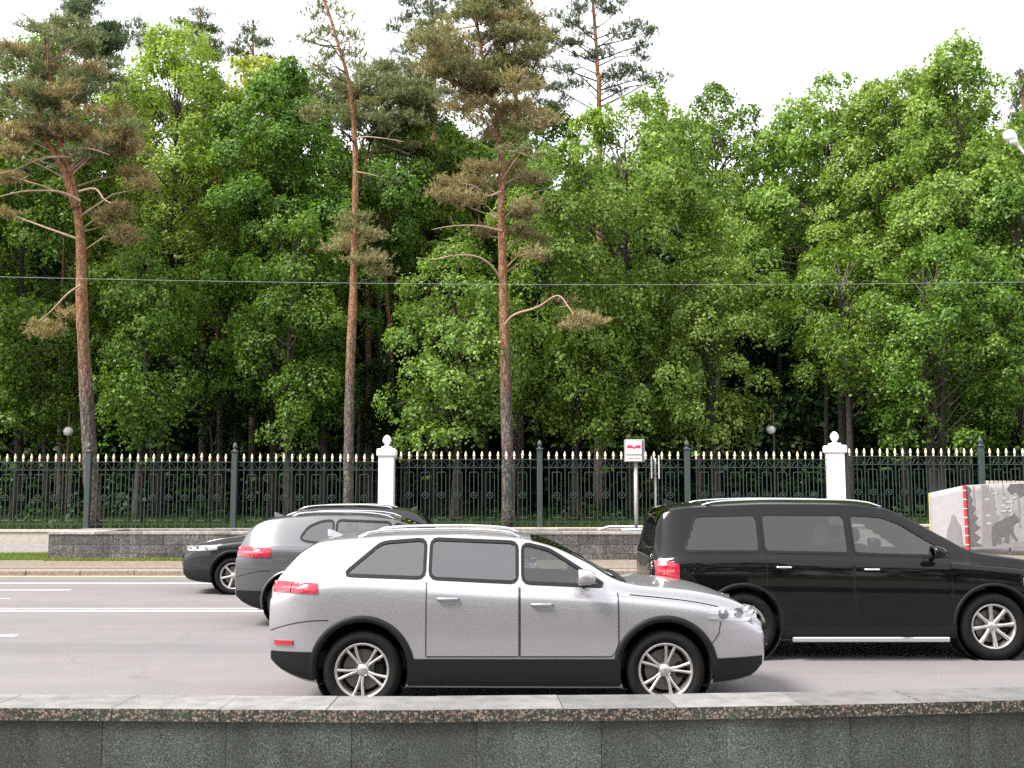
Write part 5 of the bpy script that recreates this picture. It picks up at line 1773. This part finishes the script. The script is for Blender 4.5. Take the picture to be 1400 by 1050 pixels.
def pine_tree(trunk_px, D, r0, label, clumps, dead=(), seed=1, mat='needle', fork=None, dens=330, z0=0.78, ntop=0.25, depth_k=1.0, name='pine_tree', group='tall pines rising above the limes'):
    """trunk_px: [(px,py)] from the foot up.  clumps: [(px,py,half width px,half height px[,material])]"""
    rs = np.random.default_rng(seed)
    base = P(*trunk_px[0], D)
    root = empty(name, (base.x, D, z0), label=label, cat='tree', group=group)
    o = np.array([base.x, D, z0])
    tp = [np.array(P(a, b, D)) - o for a, b in trunk_px]
    tp[0][2] = -0.1
    # smooth the trunk
    def smooth(pts, k=5):
        pts = [np.array(p, float) for p in pts]; out = []
        for i in range(len(pts) - 1):
            p0, p1, p2, p3 = pts[max(i - 1, 0)], pts[i], pts[i + 1], pts[min(i + 2, len(pts) - 1)]
            for j in range(k):
                t = j / k
                out.append(0.5 * ((2 * p1) + (p2 - p0) * t + (2 * p0 - 5 * p1 + 4 * p2 - p3) * t * t + (3 * p1 - p0 - 3 * p2 + p3) * t ** 3))
        out.append(pts[-1]); return out
    tps = smooth(tp)
    n = len(tps)
    mb = MB()
    rads = [max(0.02, r0 * (1.18 - 0.18 * min(1, i / 3)) * (1 - 0.80 * (tps[i][2] / tps[-1][2]) ** 1.3) + rs.normal(0, 0.006)) for i in range(n)]
    mb.tube(tps, rads, 14)
    link('trunk', mb.me('trunk', M['bark_pine'], True), root)
    if fork:
        mb = MB(); fp = smooth([np.array(P(a, b, D - 0.1)) - o for a, b in fork]); k = len(fp)
        mb.tube(fp, [r0 * 0.55 * (1 - 0.75 * i / k) for i in range(k)], 10); link('limb', mb.me('limb', M['bark_pine'], True), root)
    # needle clumps on branches
    br = MB(); parts = {}
    zs = np.array([p[2] for p in tps])
    for c in clumps:
        px, py, hw, hh = c[:4]; mt = c[4] if len(c) > 4 else mat
        dy = rs.uniform(-1, 1) * 1.9 * depth_k * (0.6 if hw < 30 else 1)
        cp = np.array(P(px, py, D + dy)) - o
        W_, H_ = hw * D / F, hh * D / F
        # branch from the trunk a little lower
        zt = cp[2] - 0.35 * abs(cp[0] - np.interp(cp[2], zs, [p[0] for p in tps])) - 0.2
        zt = max(0.5, min(zt, zs[-1] - 0.05))
        a = np.array([np.interp(zt, zs, [p[k] for p in tps]) for k in range(3)])
        mid = a * 0.5 + cp * 0.5 + np.array([0, 0, rs.uniform(-0.1, 0.25)])
        rb = 0.018 + 0.009 * np.linalg.norm(cp - a)
        if py < 400: br.tube([a, mid, cp - [0, 0, 0.1 * H_]], [rb, rb * 0.7, rb * 0.35], 5, cap=False)
        nt = int(max(14, dens * (2.0 if (mt == 'needle_brown' and hw < 40 and py > 170) else 1.0) * W_ * H_ * math.pi * 0.8))
        # sub-clumps give the layered, tufted look
        nsub = max(3, int(nt / 26))
        sub = unit(rs.normal(size=(nsub, 3))) * rs.random((nsub, 1)) ** 0.45 * [W_, max(W_ * 0.75, 0.3), H_]
        for k in range(min(nsub, 10)):
            e = cp + sub[k]
            br.tube([cp - [0, 0, 0.1 * H_], cp * 0.45 + e * 0.55 - [0, 0, 0.05], e], [rb * 0.4, rb * 0.3, 0.004], 3, cap=False)
        w = rs.integers(0, nsub, nt)
        pts = cp + sub[w] + rs.normal(0, 1, (nt, 3)) * [0.19, 0.19, 0.065]
        main = unit((pts - cp) * [0.5, 0.5, 0.2] / max(W_, .2) + np.array([0, 0, 0.75]) + rs.normal(0, 0.3, (nt, 3)))
        parts.setdefault(mt, []).append(tufts(pts, main, 0.15, rs))
    link('branches', br.me('branches', M['dead_wood'] if mat == 'needle_brown' else M['twig'], True), root, kind='stuff')
    for k, (mt, vv) in enumerate(parts.items()):
        V = np.vstack(vv)
        link('needles', mesh_np('needles', V, np.arange(len(V), dtype=np.int32).reshape(-1, 3), M[mt]), root)
    for dl in dead:
        mb = MB(); pts = smooth([np.array(P(a, b, D - 0.25 - 0.25 * i)) - o for i, (a, b) in enumerate(dl[1:])], 4); k = len(pts)
        mb.tube(pts, [dl[0] * (1 - 0.8 * i / k) for i in range(k)], 6, cap=False)
        # side twigs
        for q in range(4):
            i = int(k * (0.35 + 0.15 * q)); i = min(i, k - 1)
            p = pts[i]; e = p + rs.normal(0, 0.22, 3) + np.array([0, 0, 0.05])
            mb.tube([p, (p + e) / 2 + rs.normal(0, 0.05, 3), e], [dl[0] * 0.3, dl[0] * 0.2, 0.004], 4, cap=False)
        link('bare_branch', mb.me('bare_branch', M['dead_wood'], True), root)
    return root


def scatter(cx, cy, rx, ry, n, hw, hh, seed, mats=None, edge=0.5):
    rs = random.Random(seed); out = []
    for k in range(n):
        a = rs.uniform(0, 2 * math.pi); r = rs.random() ** edge
        w = hw * rs.uniform(0.7, 1.3)
        t = (cx + rx * r * math.cos(a), cy + ry * r * math.sin(a), w, hh * rs.uniform(0.7, 1.3))
        if mats: t = t + (rs.choice(mats),)
        out.append(t)
    return out

# ---- the pines that stand out
pine_tree([(131, 722), (124, 640), (117, 520), (112, 420), (111, 340), (106, 290), (97, 240), (84, 200), (76, 160), (70, 120), (64, 80), (60, 50)], 32.0, 0.235,
    'leaning orange-barked pine at the left with a wide drooping crown',
    scatter(75, 90, 85, 60, 34, 24, 9, 3, ['needle_brown', 'needle', 'needle']) + scatter(20, 150, 45, 60, 12, 22, 8, 4, ['needle', 'needle_brown']) +
    scatter(140, 175, 45, 35, 13, 22, 9, 5, ['needle_brown', 'needle']) + [(150, 205, 24, 9, 'needle_brown'), (180, 235, 22, 10, 'needle_brown'), (200, 255, 14, 9, 'needle_brown'),
    (100, 178, 30, 8, 'needle_brown'), (55, 180, 30, 8, 'needle_brown'), (12, 240, 22, 10, 'needle_brown'), (165, 290, 22, 10, 'needle_brown'), (172, 320, 18, 12, 'needle_brown'), (150, 300, 14, 12, 'needle_brown'), (8, 290, 14, 8, 'needle_brown'),
    (70, 446, 18, 7, 'needle_brown'), (60, 455, 14, 6, 'needle_brown'), (92, 425, 13, 6, 'needle_brown')],
    dead=[(0.05, (110, 275), (80, 262), (30, 262), (-10, 272)), (0.045, (108, 262), (130, 258), (142, 272), (152, 278)), (0.035, (110, 390), (92, 402), (70, 425), (52, 440)),
          (0.04, (98, 215), (60, 216), (20, 232), (-10, 240)), (0.035, (98, 212), (112, 203), (130, 205), (150, 212))],
    fork=[(104, 285), (88, 235), (68, 200), (56, 165), (42, 130), (20, 118)], seed=21, mat='needle_brown')
pine_tree([(476, 722), (477, 600), (479, 500), (483, 400), (485, 300), (486, 220), (482, 150), (474, 100), (462, 60), (452, 25), (440, -8)], 32.5, 0.165,
    'slim straight pine with sparse layered top, left of the first white pillar',
    [(485, 322, 34, 9, 'needle_brown'), (470, 334, 24, 8, 'needle_brown'), (500, 350, 26, 8, 'needle_brown'), (498, 300, 24, 8, 'needle'), (470, 305, 26, 9), (525, 372, 12, 5, 'needle_brown'),
     (445, 10, 20, 6), (430, 22, 16, 5), (470, 22, 14, 5), (455, 40, 18, 5), (430, 50, 18, 5), (420, 56, 14, 4), (475, 50, 18, 5), (485, 45, 10, 4), (448, 75, 22, 5), (425, 85, 16, 4), (440, 95, 20, 5),
     (480, 72, 18, 5), (492, 78, 10, 4), (415, 52, 10, 4), (470, 100, 24, 5), (500, 108, 14, 5), (450, 152, 30, 7), (480, 150, 22, 6), (430, 160, 16, 6), (505, 140, 16, 6), (460, 120, 18, 6)],
    dead=[(0.03, (487, 190), (500, 187), (530, 190), (552, 194)), (0.025, (488, 235), (505, 238), (520, 242))], seed=22)
pine_tree([(695, 722), (694, 620), (691, 520), (689, 430), (687, 350), (685, 290), (686, 235), (683, 195), (676, 165), (670, 130), (662, 90), (655, 50), (648, 5)], 32.2, 0.195,
    'central pine with rusty brown needle layers and a curved bare side branch',
    scatter(660, 62, 78, 78, 62, 26, 10, 7, ['needle', 'needle_brown', 'needle']) + scatter(688, 140, 68, 28, 20, 20, 7, 8, ['needle_brown']) +
    [(655, 232, 26, 6, 'needle_brown'), (700, 232, 36, 8, 'needle_brown'), (635, 248, 34, 9, 'needle_brown'), (680, 250, 36, 9, 'needle'), (725, 240, 24, 7, 'needle_brown'), (610, 268, 26, 7, 'needle_brown'),
     (640, 275, 24, 8, 'needle_brown'), (720, 280, 22, 8, 'needle_brown'), (700, 292, 20, 6, 'needle_brown'), (715, 205, 30, 6, 'needle'), (655, 182, 18, 5, 'needle_brown'), (740, 165, 22, 10, 'needle_brown'), (725, 180, 26, 8, 'needle'),
     (700, 318, 30, 6, 'needle_brown'), (735, 322, 14, 5, 'needle_brown'), (660, 316, 22, 5, 'needle_brown'), (728, 345, 14, 5, 'needle_brown'), (745, 352, 9, 4, 'needle_brown'), (800, 437, 22, 7, 'needle_brown'), (782, 444, 14, 5, 'needle_brown'),
     (770, 412, 10, 4, 'needle_brown')],
    dead=[(0.05, (690, 444), (704, 430), (735, 420), (762, 404), (776, 418), (784, 430)), (0.042, (686, 388), (676, 368), (655, 352), (625, 349), (590, 355), (572, 352)), (0.04, (686, 316), (655, 309), (620, 309), (590, 314)),
          (0.045, (685, 262), (665, 268), (650, 255), (628, 250)), (0.035, (683, 210), (700, 206), (720, 212), (740, 213)), (0.03, (672, 140), (650, 135), (632, 139))], seed=23, mat='needle_brown')
pine_tree([(820, 720), (820, 400), (819, 130), (817, 100), (815, 60), (812, 20), (808, -30)], 43, 0.24,
    'far pine with open flat crown rising alone above the big lime, right of centre',
    [(760, 50, 24, 8), (750, 55, 18, 7), (780, 30, 24, 8), (775, 60, 22, 8), (790, 10, 22, 8), (845, 12, 24, 8), (868, 40, 22, 9), (880, 45, 18, 8), (850, 45, 20, 7), (800, 80, 22, 8), (770, 90, 14, 6), (775, 95, 18, 6), (745, 90, 14, 5),
     (870, 75, 18, 7), (850, 100, 24, 8), (885, 105, 20, 7), (898, 112, 12, 5), (905, 100, 10, 5), (865, 95, 20, 7), (835, 110, 22, 6), (790, 118, 20, 6), (760, 120, 20, 7), (830, 70, 16, 7), (800, 45, 14, 6), (825, 0, 20, 9), (795, -10, 24, 9),
     (845, -12, 24, 9), (765, 20, 16, 6), (885, 60, 14, 6), (845, 125, 20, 6)], seed=24, mat='needle_dark', dens=300)
pine_tree([(592, 720), (592, 400), (594, 120), (596, 90), (596, 50), (590, 10), (585, -30)], 44, 0.22, 'far dark pine just left of the central brown pine top',
    [(555, 25, 20, 8), (540, 40, 14, 7), (570, 5, 24, 10), (575, 45, 20, 9), (600, 20, 24, 12), (560, 65, 18, 8), (550, 85, 14, 7), (580, 85, 18, 7), (605, 60, 20, 8), (610, 95, 20, 8), (565, 105, 20, 7), (540, 70, 10, 5), (590, 120, 22, 7),
     (535, 100, 14, 6), (620, 130, 24, 9), (575, 140, 20, 8), (605, 0, 24, 14)], seed=25, mat='needle_dark', dens=290)
pine_tree([(710, 720), (708, 400), (705, 120), (703, 60), (700, 0)], 45, 0.22, 'far dark pine showing just right of the central brown pine top',
    [(700, 20, 20, 14), (715, 50, 18, 9), (720, 75, 20, 9), (705, 90, 24, 10), (725, 110, 24, 9), (740, 120, 20, 9), (760, 140, 22, 9), (730, 140, 26, 9), (700, 0, 18, 10), (718, 20, 10, 7)], seed=26, mat='needle_dark', dens=300)
pine_tree([(120, 720), (118, 300), (116, 110), (115, 60), (112, 10)], 46, 0.22, 'far dark pine with full rounded top above the leaning left pine',
    scatter(118, 42, 42, 44, 26, 22, 10, 12) + [(150, 62, 22, 9), (100, 15, 20, 9), (130, -2, 18, 9), (155, 85, 14, 8)], seed=27, mat='needle_dark', dens=330)
pine_tree([(200, 720), (200, 300), (200, 80), (198, 30)], 47, 0.18, 'small far pine tip above the yellow-green tree, left of its twin',
    [(190, 35, 12, 8), (180, 45, 14, 6), (205, 50, 16, 7), (195, 62, 20, 7), (185, 28, 8, 6), (215, 60, 12, 6)], seed=28, mat='needle_dark', dens=330)
pine_tree([(278, 720), (277, 300), (275, 60), (272, 12)], 46, 0.2, 'far pine with two pointed tips above the yellow-green tree',
    [(268, 15, 7, 9), (282, 18, 7, 8), (270, 32, 14, 9), (255, 30, 14, 8), (290, 38, 16, 9), (265, 50, 22, 9), (295, 58, 20, 9), (250, 45, 12, 7), (275, 72, 26, 9), (300, 80, 16, 8)], seed=29, mat='needle_dark', dens=330)
pine_tree([(346, 720), (346, 300), (346, 80), (344, 38)], 46, 0.2, 'far dark pine top between the yellow-green tree and the slim pine',
    [(346, 42, 14, 8), (335, 55, 16, 8), (355, 58, 18, 9), (330, 72, 18, 8), (360, 78, 16, 8), (342, 88, 24, 9), (320, 70, 10, 6)], seed=30, mat='needle_dark', dens=330)
pine_tree([(505, 722), (503, 450), (502, 300), (498, 240), (505, 200), (515, 150), (512, 110)], 41, 0.14, 'bushy olive pine directly behind the slim straight pine',
    scatter(530, 135, 62, 52, 44, 28, 10, 14, ['needle', 'needle']) + [(540, 160, 40, 9), (560, 185, 34, 9, 'needle'), (580, 205, 22, 8, 'needle_brown'), (420, 120, 26, 8), (400, 110, 22, 8), (440, 170, 20, 7), (540, 205, 34, 9), (570, 225, 26, 8), (510, 95, 26, 8), (530, 85, 18, 7)],
    dead=[(0.03, (503, 215), (520, 200), (545, 205), (560, 212))], seed=31)
pine_tree([(537, 722), (534, 480), (530, 420), (525, 350), (524, 300), (522, 260)], 40, 0.15, 'reddish leaning pine trunk in shade right of the slim pine', [(520, 250, 30, 10, 'needle'), (545, 265, 22, 9, 'needle_dark'), (500, 262, 22, 9, 'needle_dark')], seed=32)
pine_tree([(303, 722), (301, 560), (298, 420), (297, 300), (295, 200), (293, 130)], 42, 0.14, 'thin reddish pine trunk between the yellow-green tree and the dark lime',
    [(290, 150, 26, 9), (270, 165, 22, 9), (310, 140, 22, 9), (295, 120, 22, 9), (280, 175, 18, 8)], seed=33)
pine_tree([(83, 722), (84, 560), (86, 430), (88, 330), (86, 250)], 41, 0.16, 'dim pine trunk in shade left of the leaning orange pine', [(80, 240, 26, 10, 'needle_dark'), (100, 250, 22, 10, 'needle_dark')], seed=34)
pine_tree([(1404, 720), (1402, 400), (1400, 200), (1398, 100)], 44, 0.18, 'dark pine at the right edge behind the street lamp head',
    [(1395, 105, 14, 8), (1405, 120, 18, 9), (1390, 140, 14, 8), (1400, 160, 20, 9), (1395, 235, 18, 10, 'needle_brown'), (1405, 215, 14, 9, 'needle_brown')], seed=35, mat='needle_dark')

# ---- limes and maples behind the fence
G1 = 'broadleaf trees behind the iron fence'
T = px_tree
T(20, 37, 60, 120, 610, 101, 'leaf_mid', 'dense green lime at the left edge behind the leaning pine', group=G1, dens=1.25)
T(222, 39, 48, 102, 430, 102, 'leaf_yellow', 'yellow-green maple with pale young leaves, upper left', group=G1, peak=0.5, dens=1.25, leaf=0.105)
T(190, 34.5, 330, 68, 612, 103, 'leaf_mid', 'low hanging lime directly right of the leaning left pine', group=G1, trunk_r=0.16, leaf=0.105)
T(372, 38, 92, 92, 560, 104, 'leaf_mid', 'tall green lime left of the slim pine, its pale trunk above the dark cars', group=G1, dens=1.2)
T(395, 35, 300, 66, 600, 105, 'leaf_mid', 'low lime in front of the tall green one, left of the slim pine', group=G1, leaf=0.105)
T(622, 34.2, 335, 88, 612, 106, 'leaf_light', 'light green young lime hanging over the fence left of the central pine', group=G1, leaf=0.105, dens=1.15)
T(325, 42, 72, 66, 260, 130, 'leaf_yellow', 'second yellow-green crown right of the pale maple', group=G1)
T(660, 45, 150, 75, 420, 131, 'leaf_mid', 'green crown filling in behind the central pine trunk', group=G1)
T(425, 43, 112, 66, 420, 129, 'leaf_mid', 'green crown rising behind the slim pine, left side', group=G1)
T(515, 39.3, 235, 48, 350, 125, 'leaf_mid', 'leafy upper bough mass over the reddish trunk right of the slim pine', group=G1, leaf=0.105)
T(438, 37, 255, 50, 590, 126, 'leaf_mid', 'narrow lime just left of the slim straight pine trunk', group=G1, leaf=0.105)
T(535, 38.3, 490, 42, 606, 127, 'leaf_shaded', 'dark low bush growing between the slim pine and the light lime', group=G1, leaf=0.105, trunk_r=0.07)
T(285, 38, 480, 40, 600, 128, 'leaf_shaded', 'dark low bush left of the lime with the pale trunk', group=G1, leaf=0.105, trunk_r=0.07)
T(585, 43, 165, 95, 480, 107, 'leaf_mid', 'mid green tree between the slim pine and the central pine', group=G1, dens=1.1)
T(862, 37.5, 128, 160, 605, 108, 'leaf_light', 'largest pale green lime right of centre, behind the bus stop sign', group=G1, dens=1.3, spire=0.4, trunk_r=0.25)
T(790, 35, 400, 50, 600, 109, 'leaf_mid', 'small leafy lime under the big pale one, right of the central pine', group=G1, leaf=0.105)
T(975, 36, 330, 62, 600, 110, 'leaf_light', 'lower right shoulder of foliage beside the big pale lime', group=G1, leaf=0.105)
T(985, 46, 122, 80, 430, 111, 'leaf_mid', 'round topped tree peeking over the big lime on its right', group=G1)
T(1150, 43, 112, 105, 470, 112, 'leaf_light', 'tall pale lime left of the spired one in the right group', group=G1, dens=1.2)
T(1240, 41, 98, 100, 500, 113, 'leaf_light', 'broad lime in the middle of the right group', group=G1, dens=1.2)
T(1325, 38, 58, 82, 560, 114, 'leaf_light', 'tallest lime of the right group with a narrow spired top', group=G1, dens=1.25, spire=1.2, peak=0.35)
T(1160, 36, 330, 76, 560, 115, 'leaf_mid', 'low lime reaching left over the dark gap beside the second white pillar', group=G1, leaf=0.105)
T(1285, 35, 320, 90, 612, 116, 'leaf_mid', 'forked lime with a thick dark trunk left of the hoarding', group=G1, forks=2, trunk_r=0.2, leaf=0.105)
T(1405, 36, 240, 80, 610, 117, 'leaf_mid', 'leafy lime cut by the right picture edge', group=G1, leaf=0.105)
T(1470, 40, 130, 100, 500, 118, 'leaf_mid', 'tall lime mostly beyond the right picture edge', group=G1)
T(735, 46, 150, 100, 450, 119, 'leaf_mid', 'shaded tree behind the central pine crown', group=G1)
T(495, 45, 210, 80, 460, 120, 'leaf_mid', 'shaded tree behind the slim pine trunk', group=G1)
T(300, 46, 150, 90, 480, 121, 'leaf_mid', 'shaded tree between the yellow-green maple and the tall lime', group=G1)
T(100, 46, 130, 100, 480, 122, 'leaf_mid', 'shaded tree behind the leaning pine crown', group=G1)
T(1070, 48, 190, 70, 330, 123, 'leaf_mid', 'far tree closing the gap between the two big pale crowns', group=G1)
T(-90, 38, 80, 110, 600, 124, 'leaf_mid', 'lime just beyond the left picture edge', group=G1, twigs=False, dens=0.5)

# ---- deeper trees, all of one kind: copies of two of the trees above
def copy_tree(o, loc, rz, sc, label, group, zs=1.0):
    c = o.copy(); COL.objects.link(c)
    c.location = loc; c.rotation_euler.z = rz; c.scale = (sc, sc, sc * zs)
    c['label'] = label; c['group'] = group
    for ch in list(o.children):
        d = ch.copy(); COL.objects.link(d); d.parent = c
    return c

proto = [lime_tree(0, 51.5, 17.5, 1.5, 4.2, 301, M['leaf_shaded'], 'dark tree standing deep in the wood behind the front row', leaf=0.19, dens=0.7, group='dark trees deep in the wood', twigs=False, name='woodland_tree', trunk_r=0.2),
         lime_tree(7.5, 53, 17.5, 1.2, 4.4, 302, M['leaf_shaded'], 'dark tree standing deep in the wood behind the front row', leaf=0.19, dens=0.7, group='dark trees deep in the wood', twigs=False, name='woodland_tree', trunk_r=0.2)]
rw = random.Random(17)
for row, (D, n) in enumerate(((50.0, 13), (56.0, 14), (63, 16), (71, 17))):
    for k in range(n):
        x = (k - (n - 1) / 2) * 5.4 + rw.uniform(-1.3, 1.3)
        if row == 0 and -2.5 < x < 10: continue
        dip = abs(x / D - 0.248) < 0.055
        copy_tree(proto[(k + row) % 2], (x, D + rw.uniform(-1.5, 1.5), 0.78), rw.uniform(0, 6.28), rw.uniform(0.85, 1.03) if row < 3 else rw.uniform(0.95, 1.1), 'dark tree standing deep in the wood behind the front row', 'dark trees deep in the wood', 0.92 if dip else 1.28)
# thin dim trunks that show between the crowns
trk = [(64, 39), (212, 43), (556, 38), (958, 44), (1130, 43), (1318, 40)]
for k, (px, D) in enumerate(trk):
    x = P(px, 671, D).x
    o = empty('bare_trunk', (x, D, 0.78), label='slender shaded trunk rising between the limes behind the fence', cat='tree trunk', group='slender shaded trunks behind the fence')
    h = rw.uniform(6, 9); ln = rw.uniform(-0.5, 0.5)
    mb = MB(); mb.tube([(0, 0, -0.1), (ln * 0.15, 0, h * 0.2), (ln * 0.5 + rw.uniform(-.08, .08), 0, h * 0.5), (ln, 0.1, h)], [rw.uniform(0.10, 0.16) * 1.2, 0.12, 0.09, 0.05], 8)
    link('trunk', mb.me('trunk', M['bark_lime'] if k % 3 else M['bark_pine'], True), o)

# ---- the wood goes on as one dark mass
rs = np.random.default_rng(55)
n = 10000
th_ = rs.uniform(-62, 62, n); dy_ = rs.uniform(77, 84, n)
c = np.stack([th_, dy_, 0.6 + 23 * rs.random(n) ** 1.35], 1)
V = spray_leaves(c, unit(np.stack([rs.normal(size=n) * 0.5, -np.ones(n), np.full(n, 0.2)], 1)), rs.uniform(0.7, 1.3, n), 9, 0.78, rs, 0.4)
link('distant_wood', mesh_np('distant_wood', V, quad_faces(len(V)), M['leaf_shaded']), None, kind='stuff', label='dark mass of far wood closing the gaps between the trunks', cat='woodland')

# ---- understory: leafy ground growth that nobody could count
rs = np.random.default_rng(77)
n = 2400
ux = rs.uniform(-26, 26, n); uy = rs.uniform(33.5, 52, n)
hgt = 0.2 + 0.7 * np.clip(np.sin(ux * 0.9) * np.sin(uy * 0.6 + ux * .3) + 0.3, 0, 1) + 1.4 * (uy > 44)
uz = 0.8 + rs.random(n) * hgt
c = np.stack([ux, uy, uz], 1)
V = spray_leaves(c, unit(np.stack([rs.normal(size=n), -np.abs(rs.normal(size=n)), np.full(n, 0.3)], 1)), rs.uniform(0.15, 0.4, n), 9, 0.15, rs, 0.3)
n = 6500      # taller thicket further in
c = np.stack([rs.uniform(-27, 27, n), rs.uniform(45.5, 48.5, n), 0.8 + 5.4 * rs.random(n) ** 1.2], 1)
V = np.vstack([V, spray_leaves(c, unit(np.stack([rs.normal(size=n), -np.abs(rs.normal(size=n)), np.full(n, 0.3)], 1)), rs.uniform(0.3, 0.7, n), 9, 0.24, rs, 0.3)])
link('undergrowth', mesh_np('undergrowth', V, quad_faces(len(V)), M['leaf_shaded']), None, kind='stuff', label='low leafy undergrowth on the forest floor behind the fence', cat='undergrowth')

def grass(name, n, xr, yr, hr, seed, mat, label, zf=g_far, wd=0.008):
    rs = np.random.default_rng(seed)
    x = rs.uniform(*xr, n); y = rs.uniform(*yr, n)
    z = np.array([zf(v) for v in y]) if zf else np.full(n, 0.8)
    h = rs.uniform(*hr, n); a = rs.uniform(0, 6.28, n)
    b = np.stack([x, y, z], 1)
    s = np.stack([np.cos(a), np.sin(a), np.zeros(n)], 1) * wd
    t = b + np.stack([rs.normal(0, 0.3, n) * h, rs.normal(0, 0.3, n) * h, h], 1)
    V = np.stack([b - s, b + s, t], 1).reshape(-1, 3)
    return link(name, mesh_np(name, V, np.arange(len(V), dtype=np.int32).reshape(-1, 3), mat), None, kind='stuff', label=label, cat='grass')

M['grass'] = leaf_material('grass_blade', (0.10, 0.15, 0.02), (0.17, 0.24, 0.035), (0.26, 0.33, 0.07), 0.3)
M['grass_shaded'] = leaf_material('shade_toned_grass', (0.03, 0.06, 0.012), (0.05, 0.09, 0.018), (0.08, 0.13, 0.03), 0.3)  # darker copy of the grass, with the shade under the trees in its colour
grass('lawn', 36000, (-22, PX0 - 0.02), (27.2, 28.25), (0.03, 0.085), 5, M['grass'], 'bright green lawn strip left of the granite planter')
grass('lawn', 5000, (PX0, -5.5), (27.02, 27.30), (0.02, 0.10), 6, M['grass'], 'thin weeds growing along the foot of the granite planter')
grass('lawn', 15000, (13.4, 24), (26.1, 26.9), (0.03, 0.07), 7, M['grass'], 'small grass strip in front of the bear hoarding')
grass('forest_grass', 60000, (-24, 24), (32.5, 40), (0.08, 0.35), 8, M['grass_shaded'], 'shaded grass growing between the trunks', zf=None, wd=0.014)

# ---- trees along the near pavement, behind the camera: they show in the paint and glass of the cars
for k in range(11):
    x = (k - 5) * 6.0 + rw.uniform(-1, 1)
    copy_tree(proto[k % 2], (x, -22 + rw.uniform(-1.5, 1.5), 0.28), rw.uniform(0, 6.28), 0.85, 'street tree across the pavement behind the viewer', 'street trees behind the viewer')
